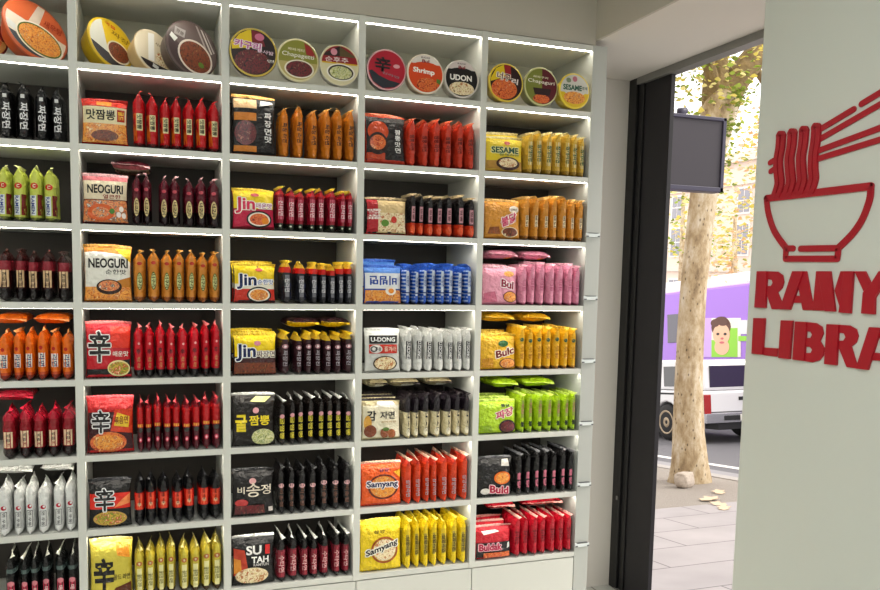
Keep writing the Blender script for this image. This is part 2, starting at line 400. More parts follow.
KANJI = '\u8f9b'
CELLS = [
 # ---- column cut by the left edge of the picture
 dict(c=0, r=1, d='black packets with white side lettering', body='#0e0d0f', seal='#1c1b1e', yt=82, xs=[5.5, 23, 41, 57], h=.2,
      f=[('o', '#f0f0f0', '\uc9dc\uc7a5', 0, .6, 1.4, .3, 0, .02, '#222226')], e=[('t', '#e8e8ea', '\uc9dc\uc7a5\uba74', .1, .42, .5, 1.0, -90, .02), ('r', '#d8d8d8', -.25, .75, .25, .82)]),
 dict(c=0, r=2, d='yellow-green packets with red C marks', body='#c3cc58', seal='#dfe39a', yt=163, xs=[4, 19, 35, 50], bands=[(0, .06, '#6d7434')],
      f=[('r', '#7a1c22', -.9, .05, .9, .5), ('e', 'fred', 0, .28, .7, .2)],
      e=[('e', '#c8301f', -.1, .66, .55, .06), ('t', '#f4f0d0', 'C', -.1, .66, .4, .06), ('r', '#dfe6e6', -.75, .1, .15, .48), ('t', '#27408a', 'RAMEN', -.3, .3, .34, .5, -90), ('r', '#7a1c22', .35, .1, .92, .5)]),
 dict(c=0, r=3, d='dark brown packets with tan label boxes', body='#34100f', seal='#4a2420', yt=247, xs=[4, 20, 33, 47.5, 64], bands=[(0, .25, '#120a0b'), (.62, .82, '#8a2430')],
      f=[('r', '#d9b98c', -.6, .3, .6, .75), ('t', '#1a0f0c', '\ub77c\uba74', 0, .53, .9, .25)],
      e=[('r', '#d9b98c', -.62, .28, .62, .63), ('t', '#1a0f0c', '\uba74', 0, .54, .5, .09), ('t', '#1a0f0c', '\uc7a5', 0, .44, .5, .08), ('t', '#3a1f18', '\uac10', 0, .34, .5, .07)]),
 dict(c=0, r=4, d='orange packets with white side labels', body='#e06a14', seal='#f0a060', yt=328, xs=[4, 18, 30, 43, 56, 69], flat=[(-6, 30, 315), (35, 72, 314)], bands=[(0, .1, '#7a2210'), (.1, .16, '#b84212')],
      f=[('r', '#f4ece0', -.8, .3, .8, .6), ('t', '#1d3d7a', 'C-RAMEN', 0, .45, 1.3, .14), ('e', 'forange', 0, .2, .6, .12)],
      e=[('r', '#e9e4da', -.62, .26, .5, .55), ('t', '#22406e', '\ub77c\uba74', -.05, .4, .26, .9, -90), ('e', '#c02818', -.2, .66, .3, .04)]),
 dict(c=0, r=5, d='crimson packets with pale label boxes', body='#8c1420', seal='#c8203a', yt=406, xs=[8.6, 25, 39, 53, 68], flat=[(-8, 36, 396)], bands=[(0, .2, '#1d0c0e'), (.8, 1, '#a81c30')],
      f=[('r', '#e8cdb0', -.6, .3, .6, .7), ('t', '#1a0f0c', '\ube44\ube54', 0, .5, .9, .2)],
      e=[('r', '#e4c8a4', -.66, .22, .55, .56), ('t', '#1a0f0c', '\ube44', -.05, .48, .5, .08), ('t', '#22202a', '\ube54', -.05, .39, .5, .07), ('t', '#a03028', '\uba74', -.05, .29, .5, .06)]),
 dict(c=0, r=6, d='white packets with red dots on their sides', body='#dfe0de', seal='#ecedea', yt=480, xs=[4, 18, 30, 43.6, 58.6, 71], flat=[(-4, 36, 470), (42, 77, 468)],
      f=[('e', '#b01c30', 0, .62, .3, .1), ('r', '#3a3a40', -.6, .2, .6, .5), ('t', '#e8e8e8', 'C-NOODLE', 0, .35, 1.0, .1)],
      e=[('e', '#b81a34', 0, .56, .42, .045), ('e', '#dfe0de', .15, .57, .2, .025), ('r', '#55565a', -.5, .14, .5, .48), ('r', '#d4d5d3', -.42, .15, .42, .47), ('t', '#55565a', '\uba74 \uc6b0\ub3d9', 0, .31, .3, .5, -90)]),
 dict(c=0, r=7, d='black packets with pink lower labels', body='#101112', seal='#b8b8ac', yt=552, xs=[11, 24.5, 35, 46, 61, 73], bands=[(0, .5, '#2a1014'), (.7, .78, '#50605e')],
      f=[('r', '#c23a50', -.7, .1, .7, .5), ('t', '#f4e0e0', '\ub9e4\uc6b4', 0, .3, 1, .2)],
      e=[('r', '#c84058', -.55, .0, .55, .5), ('e', '#d8808a', 0, .5, .55, .05), ('t', '#f0c8c8', '\ub9e4\uc6b4\ub9db', 0, .25, .3, .8, -90)]),
 # ---- second column
 dict(c=1, r=1, d='red packets with cream side labels', fd='packet with cream name panel over orange food picture', fx=(81, 128, 97), body='#b8141c', seal='#c83230', yt=94, xs=[139, 153, 166.5, 178.6, 191, 205, 218],
      bands=[(0, .06, '#5a0c10')],
      f=[('r', '#c82a1c', -.97, .86, .97, 1), ('r', '#e88a30', -.35, .88, .3, .99), ('r', '#eadfb4', -.97, .46, .97, .85), ('r', 'forange', -.97, .02, .97, .46),
         ('t', '#17130f', '\ub9db\uc9ec\ubf55', -.17, .66, 1.3, .24, 0, .02), ('r', '#b83018', .56, .52, .9, .8), ('t', '#f4d040', '\uace8\ub4dc', .73, .66, .2, .24, -90), ('e', 'fbrown', .0, .18, .6, .13)],
      e=[('r', '#d8641c', -.9, .1, -.35, .62), ('r', '#e6dca8', -.42, .3, .55, .62), ('t', '#15110e', '\ub9db\uc9ec\ubf55', .06, .46, .27, .75, -90, .02)]),
 dict(c=1, r=2, d='maroon packets with cream oval labels', fd='packet with black capitals on cream above seafood picture', fx=(80, 127, 172), body='#581020', seal='#d8a8ac', yt=174, xs=[132.6, 144, 162, 174, 189, 202, 215.5],
      bands=[(0, .3, '#1c0a10')], flat=[(112, 152, 164)],
      f=[('r', '#e4d6b8', -.97, .5, .97, .92), ('r', '#c86a70', -.97, .9, .97, 1), ('t', '#18120e', 'NEOGURI', .0, .72, 1.6, .19, 0, .03), ('t', '#8a2020', '\uc5bc\ud070\ud55c', .3, .56, .8, .09), ('r', 'fsea', -.97, .02, .97, .48),
         ('g', '#d8602c', -.2, .22, .6, .18, .35), ('e', '#f0e6e0', .72, .3, .1, .06), ('e', '#f0e6e0', .6, .18, .1, .06), ('e', '#f0e6e0', .82, .16, .1, .06), ('e', '#4a8030', .3, .25, .12, .06)],
      e=[('e', '#d9c58a', -.05, .36, .5, .19), ('t', '#241610', '\ub108\uad6c\ub9ac', -.05, .36, .28, .62, -90, .02), ('e', '#c04050', -.05, .72, .4, .035)]),
 dict(c=1, r=3, d='tan-orange packets with green oval labels', fd='packet with black capitals on white and yellow corner', fx=(82, 131, 243), body='#c8802c', seal='#d8a050', yt=249, xs=[139, 153.6, 167, 180, 192.5, 204.6, 217],
      bands=[(0, .1, '#8a4a1c')],
      f=[('p', '#e6e4da', [(-.97, .2), (.97, .45), (.97, .85), (-.5, .92), (-.97, .9)]), ('p', '#e8c42c', [(.3, .97), (.97, .97), (.97, .72)]), ('t', '#14120f', 'NEOGURI', .02, .7, 1.7, .18, 0, .03), ('t', '#2a2a22', '\uc21c\ud55c\ub9db', .35, .54, .9, .09),
         ('r', 'forange', -.97, .02, .97, .26), ('e', '#2e1a12', .05, .26, .55, .14), ('e', 'fsea', .05, .28, .45, .1)],
      e=[('e', '#cdd08a', .0, .42, .44, .18), ('g', '#5a6a28', .0, .42, .44, .18, .14), ('t', '#1e2a14', '\ub108\uad6c\ub9ac', .0, .42, .26, .6, -90, .02), ('e', '#b83820', 0, .78, .4, .035)]),
 dict(c=1, r=4, d='bright red packets with black bottoms', fd='packet with black white-edged Chinese character on red', fx=(84, 131, 320), body='#c01222', seal='#e08080', yt=322, xs=[137, 149, 161, 172, 184.5, 197.5, 210, 220.5],
      bands=[(0, .15, '#100c0e')],
      f=[('r', '#d8301c', .1, .55, .97, .95), ('r', '#120c0e', -.97, 0, .97, .16), ('p', '#120c0e', [(-.3, .1), (.97, .1), (.97, .34), (.4, .3)]), ('e', '#e8dca0', .45, .17, .5, .15), ('e', 'fmix', .45, .17, .45, .12),
         ('o', '#120c0e', KANJI, -.4, .58, 1.0, .58, 0, .02, '#f4f0ec'), ('t', '#e8e0d8', '\ub9e4\uc6b4\ub9db', .55, .44, .7, .1)],
      e=[('t', '#3a0a10', KANJI, 0, .52, .8, .11, 0, .02), ('t', '#c08a50', '\ub9e4\uc6b4 \ub77c\uba74', .05, .3, .22, .55, -90), ('e', '#e8a0a0', .1, .68, .2, .025)]),
 dict(c=1, r=5, d='red packets with dark maroon lower halves', fd='packet with white-edged Chinese character above orange noodles', fx=(85, 133, 395), body='#b81a1e', seal='#e05860', yt=398, xs=[130, 139.5, 150, 161, 172, 184, 195, 207, 219],
      bands=[(0, .48, '#4e0e1a'), (.9, 1, '#7a1a24')],
      f=[('r', '#3a0c14', -.97, .0, .97, .75), ('p', '#d03a1a', [(.0, .4), (.97, .35), (.97, .8), (.2, .8)]), ('p', '#e8c030', [(.15, .5), (.8, .46), (.85, .66), (.3, .74)]), ('t', '#7a1414', '\ubcf6\uc74c\uba74', .48, .6, .6, .14),
         ('e', 'fred', -.1, .2, .8, .19), ('e', 'forange', -.1, .2, .65, .14), ('o', '#120c0e', KANJI, -.42, .58, .8, .42, 0, .02, '#f0ecec')],
      e=[('r', '#e8a03c', -.6, .5, .6, .56), ('e', '#3a3a36', 0, .44, .6, .05), ('e', '#d0405a', 0, .24, .4, .05), ('e', '#f0b8bc', 0, .24, .2, .025)]),
 dict(c=1, r=6, d='black packets with red middle bands', fd='black packet with red band, character and golden bowl', fx=(87, 131, 478), body='#0e0d0f', seal='#2c2c30', yt=474, xs=[139, 151, 164, 179, 191, 206, 218.5],
      bands=[(.34, .72, '#d02418')],
      f=[('r', '#d82a1a', -.97, .4, .97, .74), ('p', '#f08a50', [(.2, .42), (.97, .5), (.97, .72), (.6, .6)]), ('e', '#c8a050', .0, .19, .8, .16), ('e', 'fmix', .0, .19, .7, .13), ('o', '#100c0e', KANJI, -.25, .6, .95, .5, 0, .02, '#f0f0f0')],
      e=[('r', '#e8502a', -.5, .36, .5, .7), ('t', '#f0c89a', KANJI, 0, .46, .7, .1, 0, .02), ('t', '#5a1210', '\ube14\ub799', 0, .6, .26, .3, -90)]),
 dict(c=1, r=7, d='gold foil packets', fd='gold foil packet with large black Chinese character', fx=(87, 131, 538), body='foil#d8c850', seal='foil#e8dc90', yt=541, xs=[139, 150, 161, 171, 184, 195, 206, 217],
      bands=[(0, .12, '#3a2a12')], h=.195,
      f=[('p', '#e09028', [(.3, .75), (.9, .7), (.8, .95), (.2, .98)]), ('t', '#120e0a', KANJI, -.35, .45, 1.0, .56, 0, .035), ('t', '#4a4420', '\uace8\ub4dc \ub77c\uba74', .5, .38, .8, .1), ('p', '#5a2a14', [(-.1, .05), (.95, .05), (.95, .28), (.2, .2)])],
      e=[('e', '#a85a30', 0, .72, .55, .05), ('t', '#f0e8c0', KANJI, 0, .72, .4, .06), ('r', '#e2dca0', -.45, .1, .45, .62), ('t', '#5a5418', '\uace8\ub4dc\ub9db \ub77c\uba74', 0, .36, .26, .9, -90)]),
 # ---- third column
 dict(c=2, r=1, d='orange packets with dark side lettering', fd='black packet with white lettering column beside dark noodle picture', fx=(232, 276, 93), body='#c8741c', seal='#e0a85c', yt=107, xs=[285, 299, 314, 327, 339, 351], T=.034,
      bands=[], fbody='#100f10', fh=.2,
      f=[('r', '#141214', -.97, .0, .97, .97), ('r', '#e0b888', -.95, .8, .12, .97), ('r', '#c87a28', -.95, .58, .1, .72), ('e', 'fdark', -.42, .36, .52, .22), ('r', '#c87a28', -.95, .03, .1, .13),
         ('t', '#f0efec', '\uc9dc', .66, .68, .34, .12, 0, .02), ('t', '#f0efec', '\uc7a5', .66, .54, .34, .12, 0, .02), ('t', '#f0efec', '\uba74', .66, .4, .34, .12, 0, .02), ('t', '#f0efec', '\ub9db', .66, .26, .34, .12, 0, .02),
         ('p', '#d8d8d8', [(.25, .84), (.9, .9), (.85, .94), (.3, .95)])],
      e=[('t', '#2a160c', '\uc9dc\uc7a5 \ub77c\uba74', .0, .5, .42, 1.0, -90, .02), ('r', '#5a3010', .75, .12, .95, .85)]),
 dict(c=2, r=2, d='dark red packets with pink lettering', fd='yellow-topped packet with pink and red script lettering', fx=(232, 275, 187), body='#8e1428', seal='#e8c840', yt=187, xs=[280.6, 291, 301, 312.6, 322, 333, 343.5, 351.5],
      bands=[(0, .16, '#20261c'), (.85, .93, '#c02430')],
      f=[('r', '#f0d428', -.97, .52, .97, 1), ('r', '#c01e44', -.97, .0, .97, .5), ('o', '#d0284e', 'Jin', -.42, .6, .95, .42, 0, .03, '#fff6ee'), ('o', '#b02868', '\ub9e4\uc6b4\ub9db', .5, .6, .8, .14, 0, .01, '#ffffff'), ('e', '#c8504a', .05, .88, .2, .05),
         ('e', '#141014', .25, .24, .62, .22), ('e', '#f4ece0', .25, .24, .54, .18), ('e', 'fred', .25, .24, .46, .15), ('e', '#e88a20', .55, .2, .18, .09)],
      e=[('r', '#c85a70', -.5, .25, .5, .78), ('t', '#f4d8dc', '\uc9c4\ub77c\uba74', 0, .52, .36, .95, -90, .01), ('e', '#d8e0c8', -.2, .09, .25, .02)]),
 dict(c=2, r=3, d='black packets with red and yellow tops', fd='yellow-topped packet with navy script lettering over red bowl', fx=(233, 276, 262), body='#26262c', seal='#ecc838', yt=261, xs=[287, 302, 315, 325, 334, 343, 351.5],
      bands=[(.76, .9, '#c82420'), (.9, 1, '#e0b030')], behind=2,
      f=[('r', '#f0d020', -.97, .42, .97, 1), ('p', '#f0ecd8', [(-.97, .36), (.97, .3), (.97, .46), (-.97, .5)]), ('r', '#c83020', -.97, .0, .97, .36), ('e', '#141418', .2, .2, .6, .22), ('e', '#f0e8dc', .2, .2, .52, .18), ('e', 'forange', .2, .2, .44, .15),
         ('o', '#162452', 'Jin', -.4, .56, .95, .42, 0, .03, '#ffffff'), ('o', '#2c5a9a', '\uc21c\ud55c\ub9db', .52, .55, .8, .14, 0, .01, '#ffffff'), ('e', '#d85040', .2, .88, .18, .05)],
      e=[('r', '#6a6a72', -.4, .15, .4, .7), ('t', '#dcdce0', '\uc9c4\ub77c\uba74', 0, .44, .34, .9, -90, .01), ('r', '#38406a', .5, .1, .9, .5)]),
 dict(c=2, r=4, d='plum-brown packets with yellow seals', fd='yellow-topped packet with navy script over brown noodles', fx=(233, 277, 332), body='#33191f', seal='#e8c428', yt=331, xs=[285, 299, 309, 318.6, 329, 339, 350],
      bands=[(.88, 1, '#c8a428')], behind=2, flat=[(284, 318, 320), (318, 350, 322)],
      f=[('r', '#f0d018', -.97, .46, .97, 1), ('r', '#3e1c1e', -.97, .0, .97, .42), ('r', 'fbrown', -.97, .02, .97, .3), ('o', '#142050', 'Jin', -.45, .56, .95, .44, 0, .03, '#ffffff'), ('o', '#4a2a20', '\uc9dc\uc7a5\uba74', .5, .52, .9, .16, 0, .01, '#f4f0e4'), ('e', '#e08a98', .1, .8, .16, .06)],
      e=[('e', '#d0929c', 0, .7, .55, .055), ('e', '#f0dce0', 0, .7, .3, .03), ('t', '#a8a0a8', '\uc9dc\uc7a5\uc9c4', 0, .4, .4, .85, -90, .01)]),
 dict(c=2, r=5, d='black packets with yellow side lettering', fd='black packet with big yellow lettering and pale green food', fx=(232, 276, 392), body='#17110f', seal='#c8c8c4', yt=395, xs=[282, 292, 301, 311, 322, 331, 340, 350],
      f=[('p', '#cfd08a', [(-.2, .88), (.5, .86), (.8, .97), (.1, .98)]), ('t', '#ecd428', '\uad74', -.62, .45, .55, .34, 0, .04), ('t', '#ecd428', '\uc9ec\ubf55', .25, .5, 1.0, .2, 0, .025), ('e', '#e0a0a8', .08, .7, .15, .06), ('e', 'fgreen', .42, .17, .55, .16)],
      e=[('e', '#d898a0', 0, .66, .5, .05), ('t', '#d8c83a', '\uad74\uc9ec\ubf55', 0, .38, .5, .95, -90, .02)]),
 dict(c=2, r=6, d='black packets with one pale pink dot each', fd='black packet with white brush lettering under pink dot', fx=(232, 275, 468), body='#121011', seal='#3a3a3c', yt=463, xs=[280, 290, 301, 312, 323.7, 335.7, 347],
      f=[('e', '#e0a8a8', -.05, .78, .17, .07), ('t', '#e8dcc8', '\ube44', -.62, .58, .34, .16, 0, .01), ('t', '#e8dcc8', '\uc1a1', -.02, .58, .7, .32, 0, .01), ('t', '#e8dcc8', '\uc815', .6, .58, .5, .22, 0, .01), ('e', '#c03a3a', -.6, .3, .32, .08), ('r', 'fdark', -.9, .05, .5, .24), ('r', '#c8c0b8', .7, .08, .92, .18)],
      e=[('e', '#e4b0b4', 0, .62, .55, .05), ('t', '#7a5040', '\ube44\uc1a1\uc815', 0, .36, .4, .7, -90, .01)]),
 dict(c=2, r=7, d='dark red packets with black and white tops', fd='black packet with white capitals, red stamp and noodle picture', fx=(232, 275, 535), body='#6e1826', seal='#dcdcd8', yt=533, xs=[280, 292.5, 304.7, 315, 326, 338.7, 348.7],
      bands=[(0, .1, '#141012'), (.74, 1, '#101010')], fbody='#0f0e0f',
      f=[('r', '#0f0e0f', -.97, .0, .97, .98), ('p', '#b83a20', [(-.97, .2), (-.3, .35), (-.45, .75), (-.97, .8)]), ('p', '#e09030', [(-.97, .25), (-.6, .3), (-.65, .55), (-.97, .58)]), ('t', '#f4f2ee', 'SU', .0, .74, .75, .2, 0, .03), ('t', '#f4f2ee', 'TAH', .3, .53, .85, .14, 0, .03), ('t', '#c8c4c0', 'RAMYUN', .35, .42, .75, .06),
         ('r', '#c02020', .55, .64, .78, .84), ('e', 'fpale', -.1, .2, .8, .17)],
      e=[('r', '#9a2a3a', -.5, .12, .5, .7), ('t', '#e4b0b0', '\uc218\ud0c0\uba74', 0, .42, .4, 1.0, -90, .01)]),
 # ---- fourth column
 dict(c=3, r=1, d='vermilion packets with dark edges', fd='black packet with orange bowl picture and white lettering column', fx=(365, 406, 112), body='#c03620', seal='#d87050', yt=119, xs=[412, 425, 437, 448.5, 460.6, 471], T=.038,
      f=[('r', '#141112', -.97, .0, .97, .98), ('e', '#c8461c', -.4, .66, .52, .22), ('r', '#b8401e', -.95, .06, -.05, .2), ('e', '#2a1410', -.42, .4, .5, .24), ('e', 'fred', -.42, .42, .4, .16), ('t', '#f0efec', '\uc9ec', .6, .66, .3, .11, 0, .02), ('t', '#f0efec', '\ubf55', .6, .53, .3, .11, 0, .02), ('t', '#f0efec', '\ub9db', .6, .4, .3, .11, 0, .02), ('t', '#f0efec', '\uba74', .6, .27, .3, .11, 0, .02)],
      e=[('r', '#241012', .55, .1, .95, .8), ('t', '#5a120c', '\uc9ec\ubf55 \ub77c\uba74', -.1, .5, .35, .9, -90, .02)]),
 dict(c=3, r=2, d='black packets with orange-red bottoms', fd='packet with red lettered band beside pale noodle picture', fx=(366, 407, 196), body='#161214', seal='#c8b088', yt=193, xs=[413, 421, 430, 439, 449, 460.6, 471],
      bands=[(0, .3, '#c8381c')],
      f=[('r', '#d8bc88', -.5, .02, .97, .97), ('r', 'fpale', -.5, .05, .97, .6), ('e', '#5a8a30', -.1, .3, .2, .1), ('e', '#c8382a', .35, .4, .15, .1), ('r', '#b01824', -.97, .0, -.45, .98), ('t', '#f4e8e4', '\ube68\uac04 \uc9ec\ubf55', -.7, .55, .3, .8, -90, .02)],
      e=[('r', '#c8909a', -.42, .34, .42, .72), ('t', '#3a0c14', '\uc9ec\ubf55', 0, .53, .3, .5, -90, .01), ('e', '#e0552a', 0, .14, .7, .1)]),
 dict(c=3, r=3, d='blue and white checked packets', fd='blue-topped packet with blue lettering on white over orange food', fx=(364, 402, 264), body='#2a58b8', seal='#3a68c8', yt=263, xs=[407, 416, 424, 432.5, 441.5, 450, 459, 468.5],
      bands=[(0, .05, '#1e3f94')], behindtilt=1,
      f=[('r', '#e8ecf0', -.97, .4, .97, .9), ('r', '#4a80d0', -.97, .84, .97, 1), ('t', '#2048a0', '\ube44\ube54\uba74', .0, .63, 1.5, .26, 180, .03), ('r', 'forange', -.97, .0, .97, .36), ('e', '#f4ece0', .4, .34, .3, .12), ('e', '#e88c24', .42, .34, .16, .07)],
      e=[('r', '#c8d4e6', -.32, .22, .3, .88), ('r', '#8a90a0', .4, .15, .62, .85)] + [('r', '#a8bce0', -.95, .06 + .1 * i, -.35, .1 + .1 * i) for i in range(9)] + [('t', '#2a4a94', '\ube44\ube54\uba74', 0, .6, .26, .6, -90, .01), ('r', '#12307c', -.9, .28, .9, .31)]),
 dict(c=3, r=4, d='white packets with black name labels', fd='white packet with black name band and red strip', fx=(365, 401, 327), body='#d3d4d0', seal='#e4e4e0', yt=327, xs=[408, 418.6, 429, 440, 450, 459, 467.7],
      behindd='#2c2c2e',
      f=[('r', '#1a1a1c', -.8, .68, .82, .88), ('t', '#f0f0f0', 'U-DONG', 0, .78, 1.4, .11, 0, .03), ('r', '#c03024', -.82, .44, .82, .66), ('e', '#e8e4e0', -.42, .55, .36, .1), ('g', '#1a1a1c', -.55, .55, .2, .07, .4), ('t', '#1a1a1c', '\uc6b0\ub3d9', -.3, .55, .35, .1), ('t', '#f0c8b0', '\uc990\uaca8\ub77c', .4, .55, .7, .12)] + bowlpic('fpale', .1, .2, .7, .18, '#4a3a30'),
      e=[('r', '#202022', -.5, .3, .5, .74), ('t', '#e0e0e0', 'U-DONG', 0, .52, .42, .62, -90, .02)]),
 dict(c=3, r=5, d='cream packets with black tops', fd='cream packet with black lettering above brown potatoes', fx=(362, 401, 398), body='#d8cca4', seal='#2a2326', yt=391, xs=[407.8, 416.2, 425.8, 437, 448.5, 458.5, 467],
      bands=[(.6, 1, '#221c22'), (0, .05, '#a89a70')], flat=[(365, 386, 383), (388, 418, 384), (424, 450, 383)], fbands=[(.85, 1, '#b8aa84')], behind=2,
      f=[('r', '#e4dcc0', -.97, .05, .97, .88), ('p', '#f0ecdc', [(-.3, .85), (.9, .8), (.6, .97), (-.2, .98)]), ('t', '#18161a', '\uac10', -.55, .62, .48, .26, 0, .03), ('t', '#18161a', '\uc790\uba74', .3, .62, .8, .2, 0, .02), ('t', '#a8844a', '\uac10\uc790\ub77c\uba74', .35, .45, .8, .05), ('e', '#d8a040', -.75, .42, .2, .2), ('e', '#7a3c20', -.62, .22, .32, .16), ('e', '#8a4a28', .12, .16, .22, .13), ('e', '#a05a30', .5, .14, .22, .12), ('e', '#5a7a30', .2, .26, .18, .05)],
      e=[('t', '#241f22', '\uac10\uc790', .1, .42, .55, .5, -90, .03), ('e', '#e8e0c4', 0, .14, .5, .08)]),
 dict(c=3, r=6, d='orange-red packets with slate lettering', fd='orange packet with navy lettering across a dark ring', fx=(361, 402, 461), body='#d0401c', seal='#e8c8b0', yt=455, xs=[408, 418, 427, 434.5, 444, 453.5, 464],
      bands=[(.9, 1, '#c43a28')],
      f=[('r', '#e65a1c', -.97, .0, .97, .98), ('t', '#1e2a5a', '\uc0bc\uc591', .12, .85, .5, .08, 0, .02), ('g', '#5a2a18', .08, .45, .78, .3, .12), ('e', 'forange', .08, .45, .66, .25), ('o', '#1c2450', 'Samyang', .04, .5, 1.6, .19, 0, .03, '#f4ecec'), ('p', '#f0b020', [(.6, .8), (.95, .85), (.95, .65)])],
      e=[('r', '#b8321a', -.5, .1, .5, .6), ('t', '#98a0a8', '\uc0bc\uc591\ub77c\uba74', 0, .36, .4, .9, -90, .01)]),
 dict(c=3, r=7, d='bright yellow packets with dark lettering', fd='yellow packet with dark lettering across a brown ring', fx=(359, 401, 519), body='#e6c81c', seal='#f0dc50', yt=517, xs=[406, 416, 425, 434, 444.5, 455, 464.5],
      f=[('t', '#3a2a18', '\uc0bc\uc591', -.1, .8, .55, .07, 0, .02), ('g', '#9a4a1c', .15, .42, .68, .27, .14), ('e', 'fpale', .15, .42, .56, .22), ('o', '#262024', 'Samyang', .02, .46, 1.6, .16, 8, .03, '#f8f4e4')],
      e=[('r', '#a89434', -.45, .25, .5, .72), ('t', '#38341c', '\uc0bc\uc591\ub77c\uba74', .02, .48, .4, .8, -90, .02)]),
 # ---- fifth column
 dict(c=4, r=1, d='yellow-tan packets with green lettering', fd='yellow packet with green capitals over a brown noodle bowl', fx=(485, 523, 135), body='#cfa83c', seal='#e8d898', yt=131, xs=[530, 538.5, 548.6, 557.6, 567, 574.5, 582],
      bands=[(0, .1, '#9a7a2a')], behindtilt=2,
      f=[('r', '#e8cc28', -.97, .3, .97, .98), ('r', '#b88a3a', -.97, .0, .97, .3), ('e', '#c8503a', .1, .84, .16, .06), ('o', '#0e4a34', 'SESAME', .0, .62, 1.5, .19, 0, .035, '#f4eca0'), ('t', '#3a6a40', '\ucc38\uae68\ub77c\uba74', .2, .48, 1.1, .07), ('e', '#3a1c10', .15, .22, .65, .2), ('e', 'fpale', .15, .24, .52, .14)],
      e=[('r', '#d8c890', -.5, .2, .5, .8), ('t', '#2a5a3a', '\ucc38\uae68\ub77c\uba74', 0, .5, .42, .95, -90, .02)]),
 dict(c=4, r=2, d='tan-orange packets with small white panels', fd='tan-orange packet with pink lettering and white badge', fx=(485, 521, 198), body='#c8862c', seal='#e0b468', yt=195, xs=[524.5, 534, 544.6, 554, 563, 572, 580.5],
      bands=[(0, .08, '#8a5418')],
      f=[('r', '#d49030', -.97, .0, .97, .98), ('e', '#e8dcc8', .62, .78, .3, .1), ('t', '#50301c', 'CURRY', .62, .78, .4, .06), ('o', '#c83a64', '\ubd88\ub2ed', .3, .5, .9, .26, 12, .03, '#f4e0d8')] + bowlpic('fbrown', .35, .16, .5, .14, '#e8d8b0') + [('p', '#8a4a1c', [(-.9, .1), (-.2, .1), (-.3, .3), (-.8, .28)])],
      e=[('r', '#e0cca0', -.3, .3, .35, .58), ('t', '#5a3a1c', '\ubd88\ub2ed', 0, .44, .3, .42, -90, .01), ('r', '#d8a04a', .5, .1, .85, .9)]),
 dict(c=4, r=3, d='pink packets', fd='pink packet with maroon lettering and small noodle bowl', fx=(481, 517, 265), body='#d78aa4', seal='#eab4c4', yt=262, xs=[521.5, 531, 540.5, 550.6, 560, 570, 578.5],
      flat=[(486, 516, 253), (520, 548, 255)], behind=2, bands=[(0, .05, '#a85a78')],
      f=[('r', '#e49ab0', -.97, .0, .97, .98), ('e', '#e8a050', .5, .84, .3, .08), ('o', '#8a1c3a', 'Bul', .4, .55, .75, .22, -6, .035, '#f8e4e8')] + bowlpic('forange', .55, .2, .42, .16, '#5a2a20') + [('p', '#c86a86', [(-.95, .05), (-.2, .05), (-.35, .35), (-.95, .3)])],
      e=[('t', '#b04a70', '\uae4c\ub974\ubcf4 \ubd88\ub2ed', .05, .5, .3, .9, -90, .01)]),
 dict(c=4, r=4, d='golden-yellow packets with green dots', fd='yellow packet with dark red lettering and green oval', fx=(480, 516, 333), body='#dfaa1c', seal='#f0cc50', yt=325, xs=[519.5, 528.5, 537.5, 546.5, 555.5, 564.5, 573],
      flat=[(482, 512, 315), (520, 548, 317)], behind=2, bands=[(0, .06, '#a8701c')],
      f=[('r', '#e8b424', -.97, .0, .97, .98), ('e', '#2f6a34', .25, .76, .3, .1), ('o', '#7a1c20', 'Bulc', .35, .5, 1.1, .22, 8, .035, '#f8ecd0')] + bowlpic('forange', .5, .17, .5, .16, '#5a2a18') + [('p', '#c88a18', [(-.95, .05), (-.3, .05), (-.4, .35), (-.95, .3)])],
      e=[('e', '#3a5a3a', -.1, .72, .42, .05), ('t', '#a86a14', '\uce58\uc988 \ubd88\ub2ed', 0, .4, .32, .8, -90, .01)]),
 dict(c=4, r=5, d='lime-green packets', fd='lime packet with pink lettering and red noodle bowl', fx=(477, 515, 399), body='#a3c41e', seal='#d4e870', yt=391, xs=[518.5, 527, 537.6, 548, 558, 566.5, 574.5],
      flat=[(490, 516, 382), (520, 552, 383)], behind=2, bands=[(0, .08, '#7a9a18')],
      f=[('r', '#aed224', -.97, .0, .97, .98), ('t', '#203a10', '\ubd88\ub2ed', .4, .87, .5, .1, 0, .03), ('o', '#c0506a', '\uc9dc\uc7a5', .35, .62, 1.0, .26, 10, .03, '#f0e0c8'), ('e', '#2a1410', .5, .2, .48, .22), ('e', 'fdark', .5, .2, .4, .17), ('p', '#86a818', [(-.95, .05), (-.3, .05), (-.4, .25), (-.95, .25)])],
      e=[('r', '#8a9a3c', -.3, .4, .35, .88), ('t', '#b07a60', '\uc9dc\uc7a5 \ubd88\ub2ed', .02, .64, .28, .75, -90, .01), ('t', '#1c300c', '\ubd88', 0, .22, .95, .14, 0, .04)]),
 dict(c=4, r=6, d='black packets with pink side lettering', fd='black packet with orange food picture and pink lettering', fx=(477, 513, 456), body='#0f0e0f', seal='#68686c', yt=449, xs=[518.5, 528, 537, 546, 555.5, 564.5, 573],
      f=[('p', '#c8c4bc', [(.3, .8), (.8, .78), (.75, .97), (.4, .96)]), ('e', '#e06a1c', .4, .48, .5, .17), ('e', 'forange', .4, .48, .4, .13), ('o', '#b01c40', 'Buld', .2, .17, 1.1, .2, -4, .035, '#f0c8cc'), ('e', '#d8d4cc', -.6, .15, .25, .08)],
      e=[('t', '#c86a80', '\ubd88\ub2ed', -.05, .36, .42, .66, -90, .035)]),
 dict(c=4, r=7, d='crimson packets in the lowest right cell', fd='red packet with black lower band and pink lettering', fx=(475, 511, 525), body='#b81428', seal='#e8b0a8', yt=513, xs=[514.8, 524, 533.5, 542.5, 552.5, 561.5, 570],
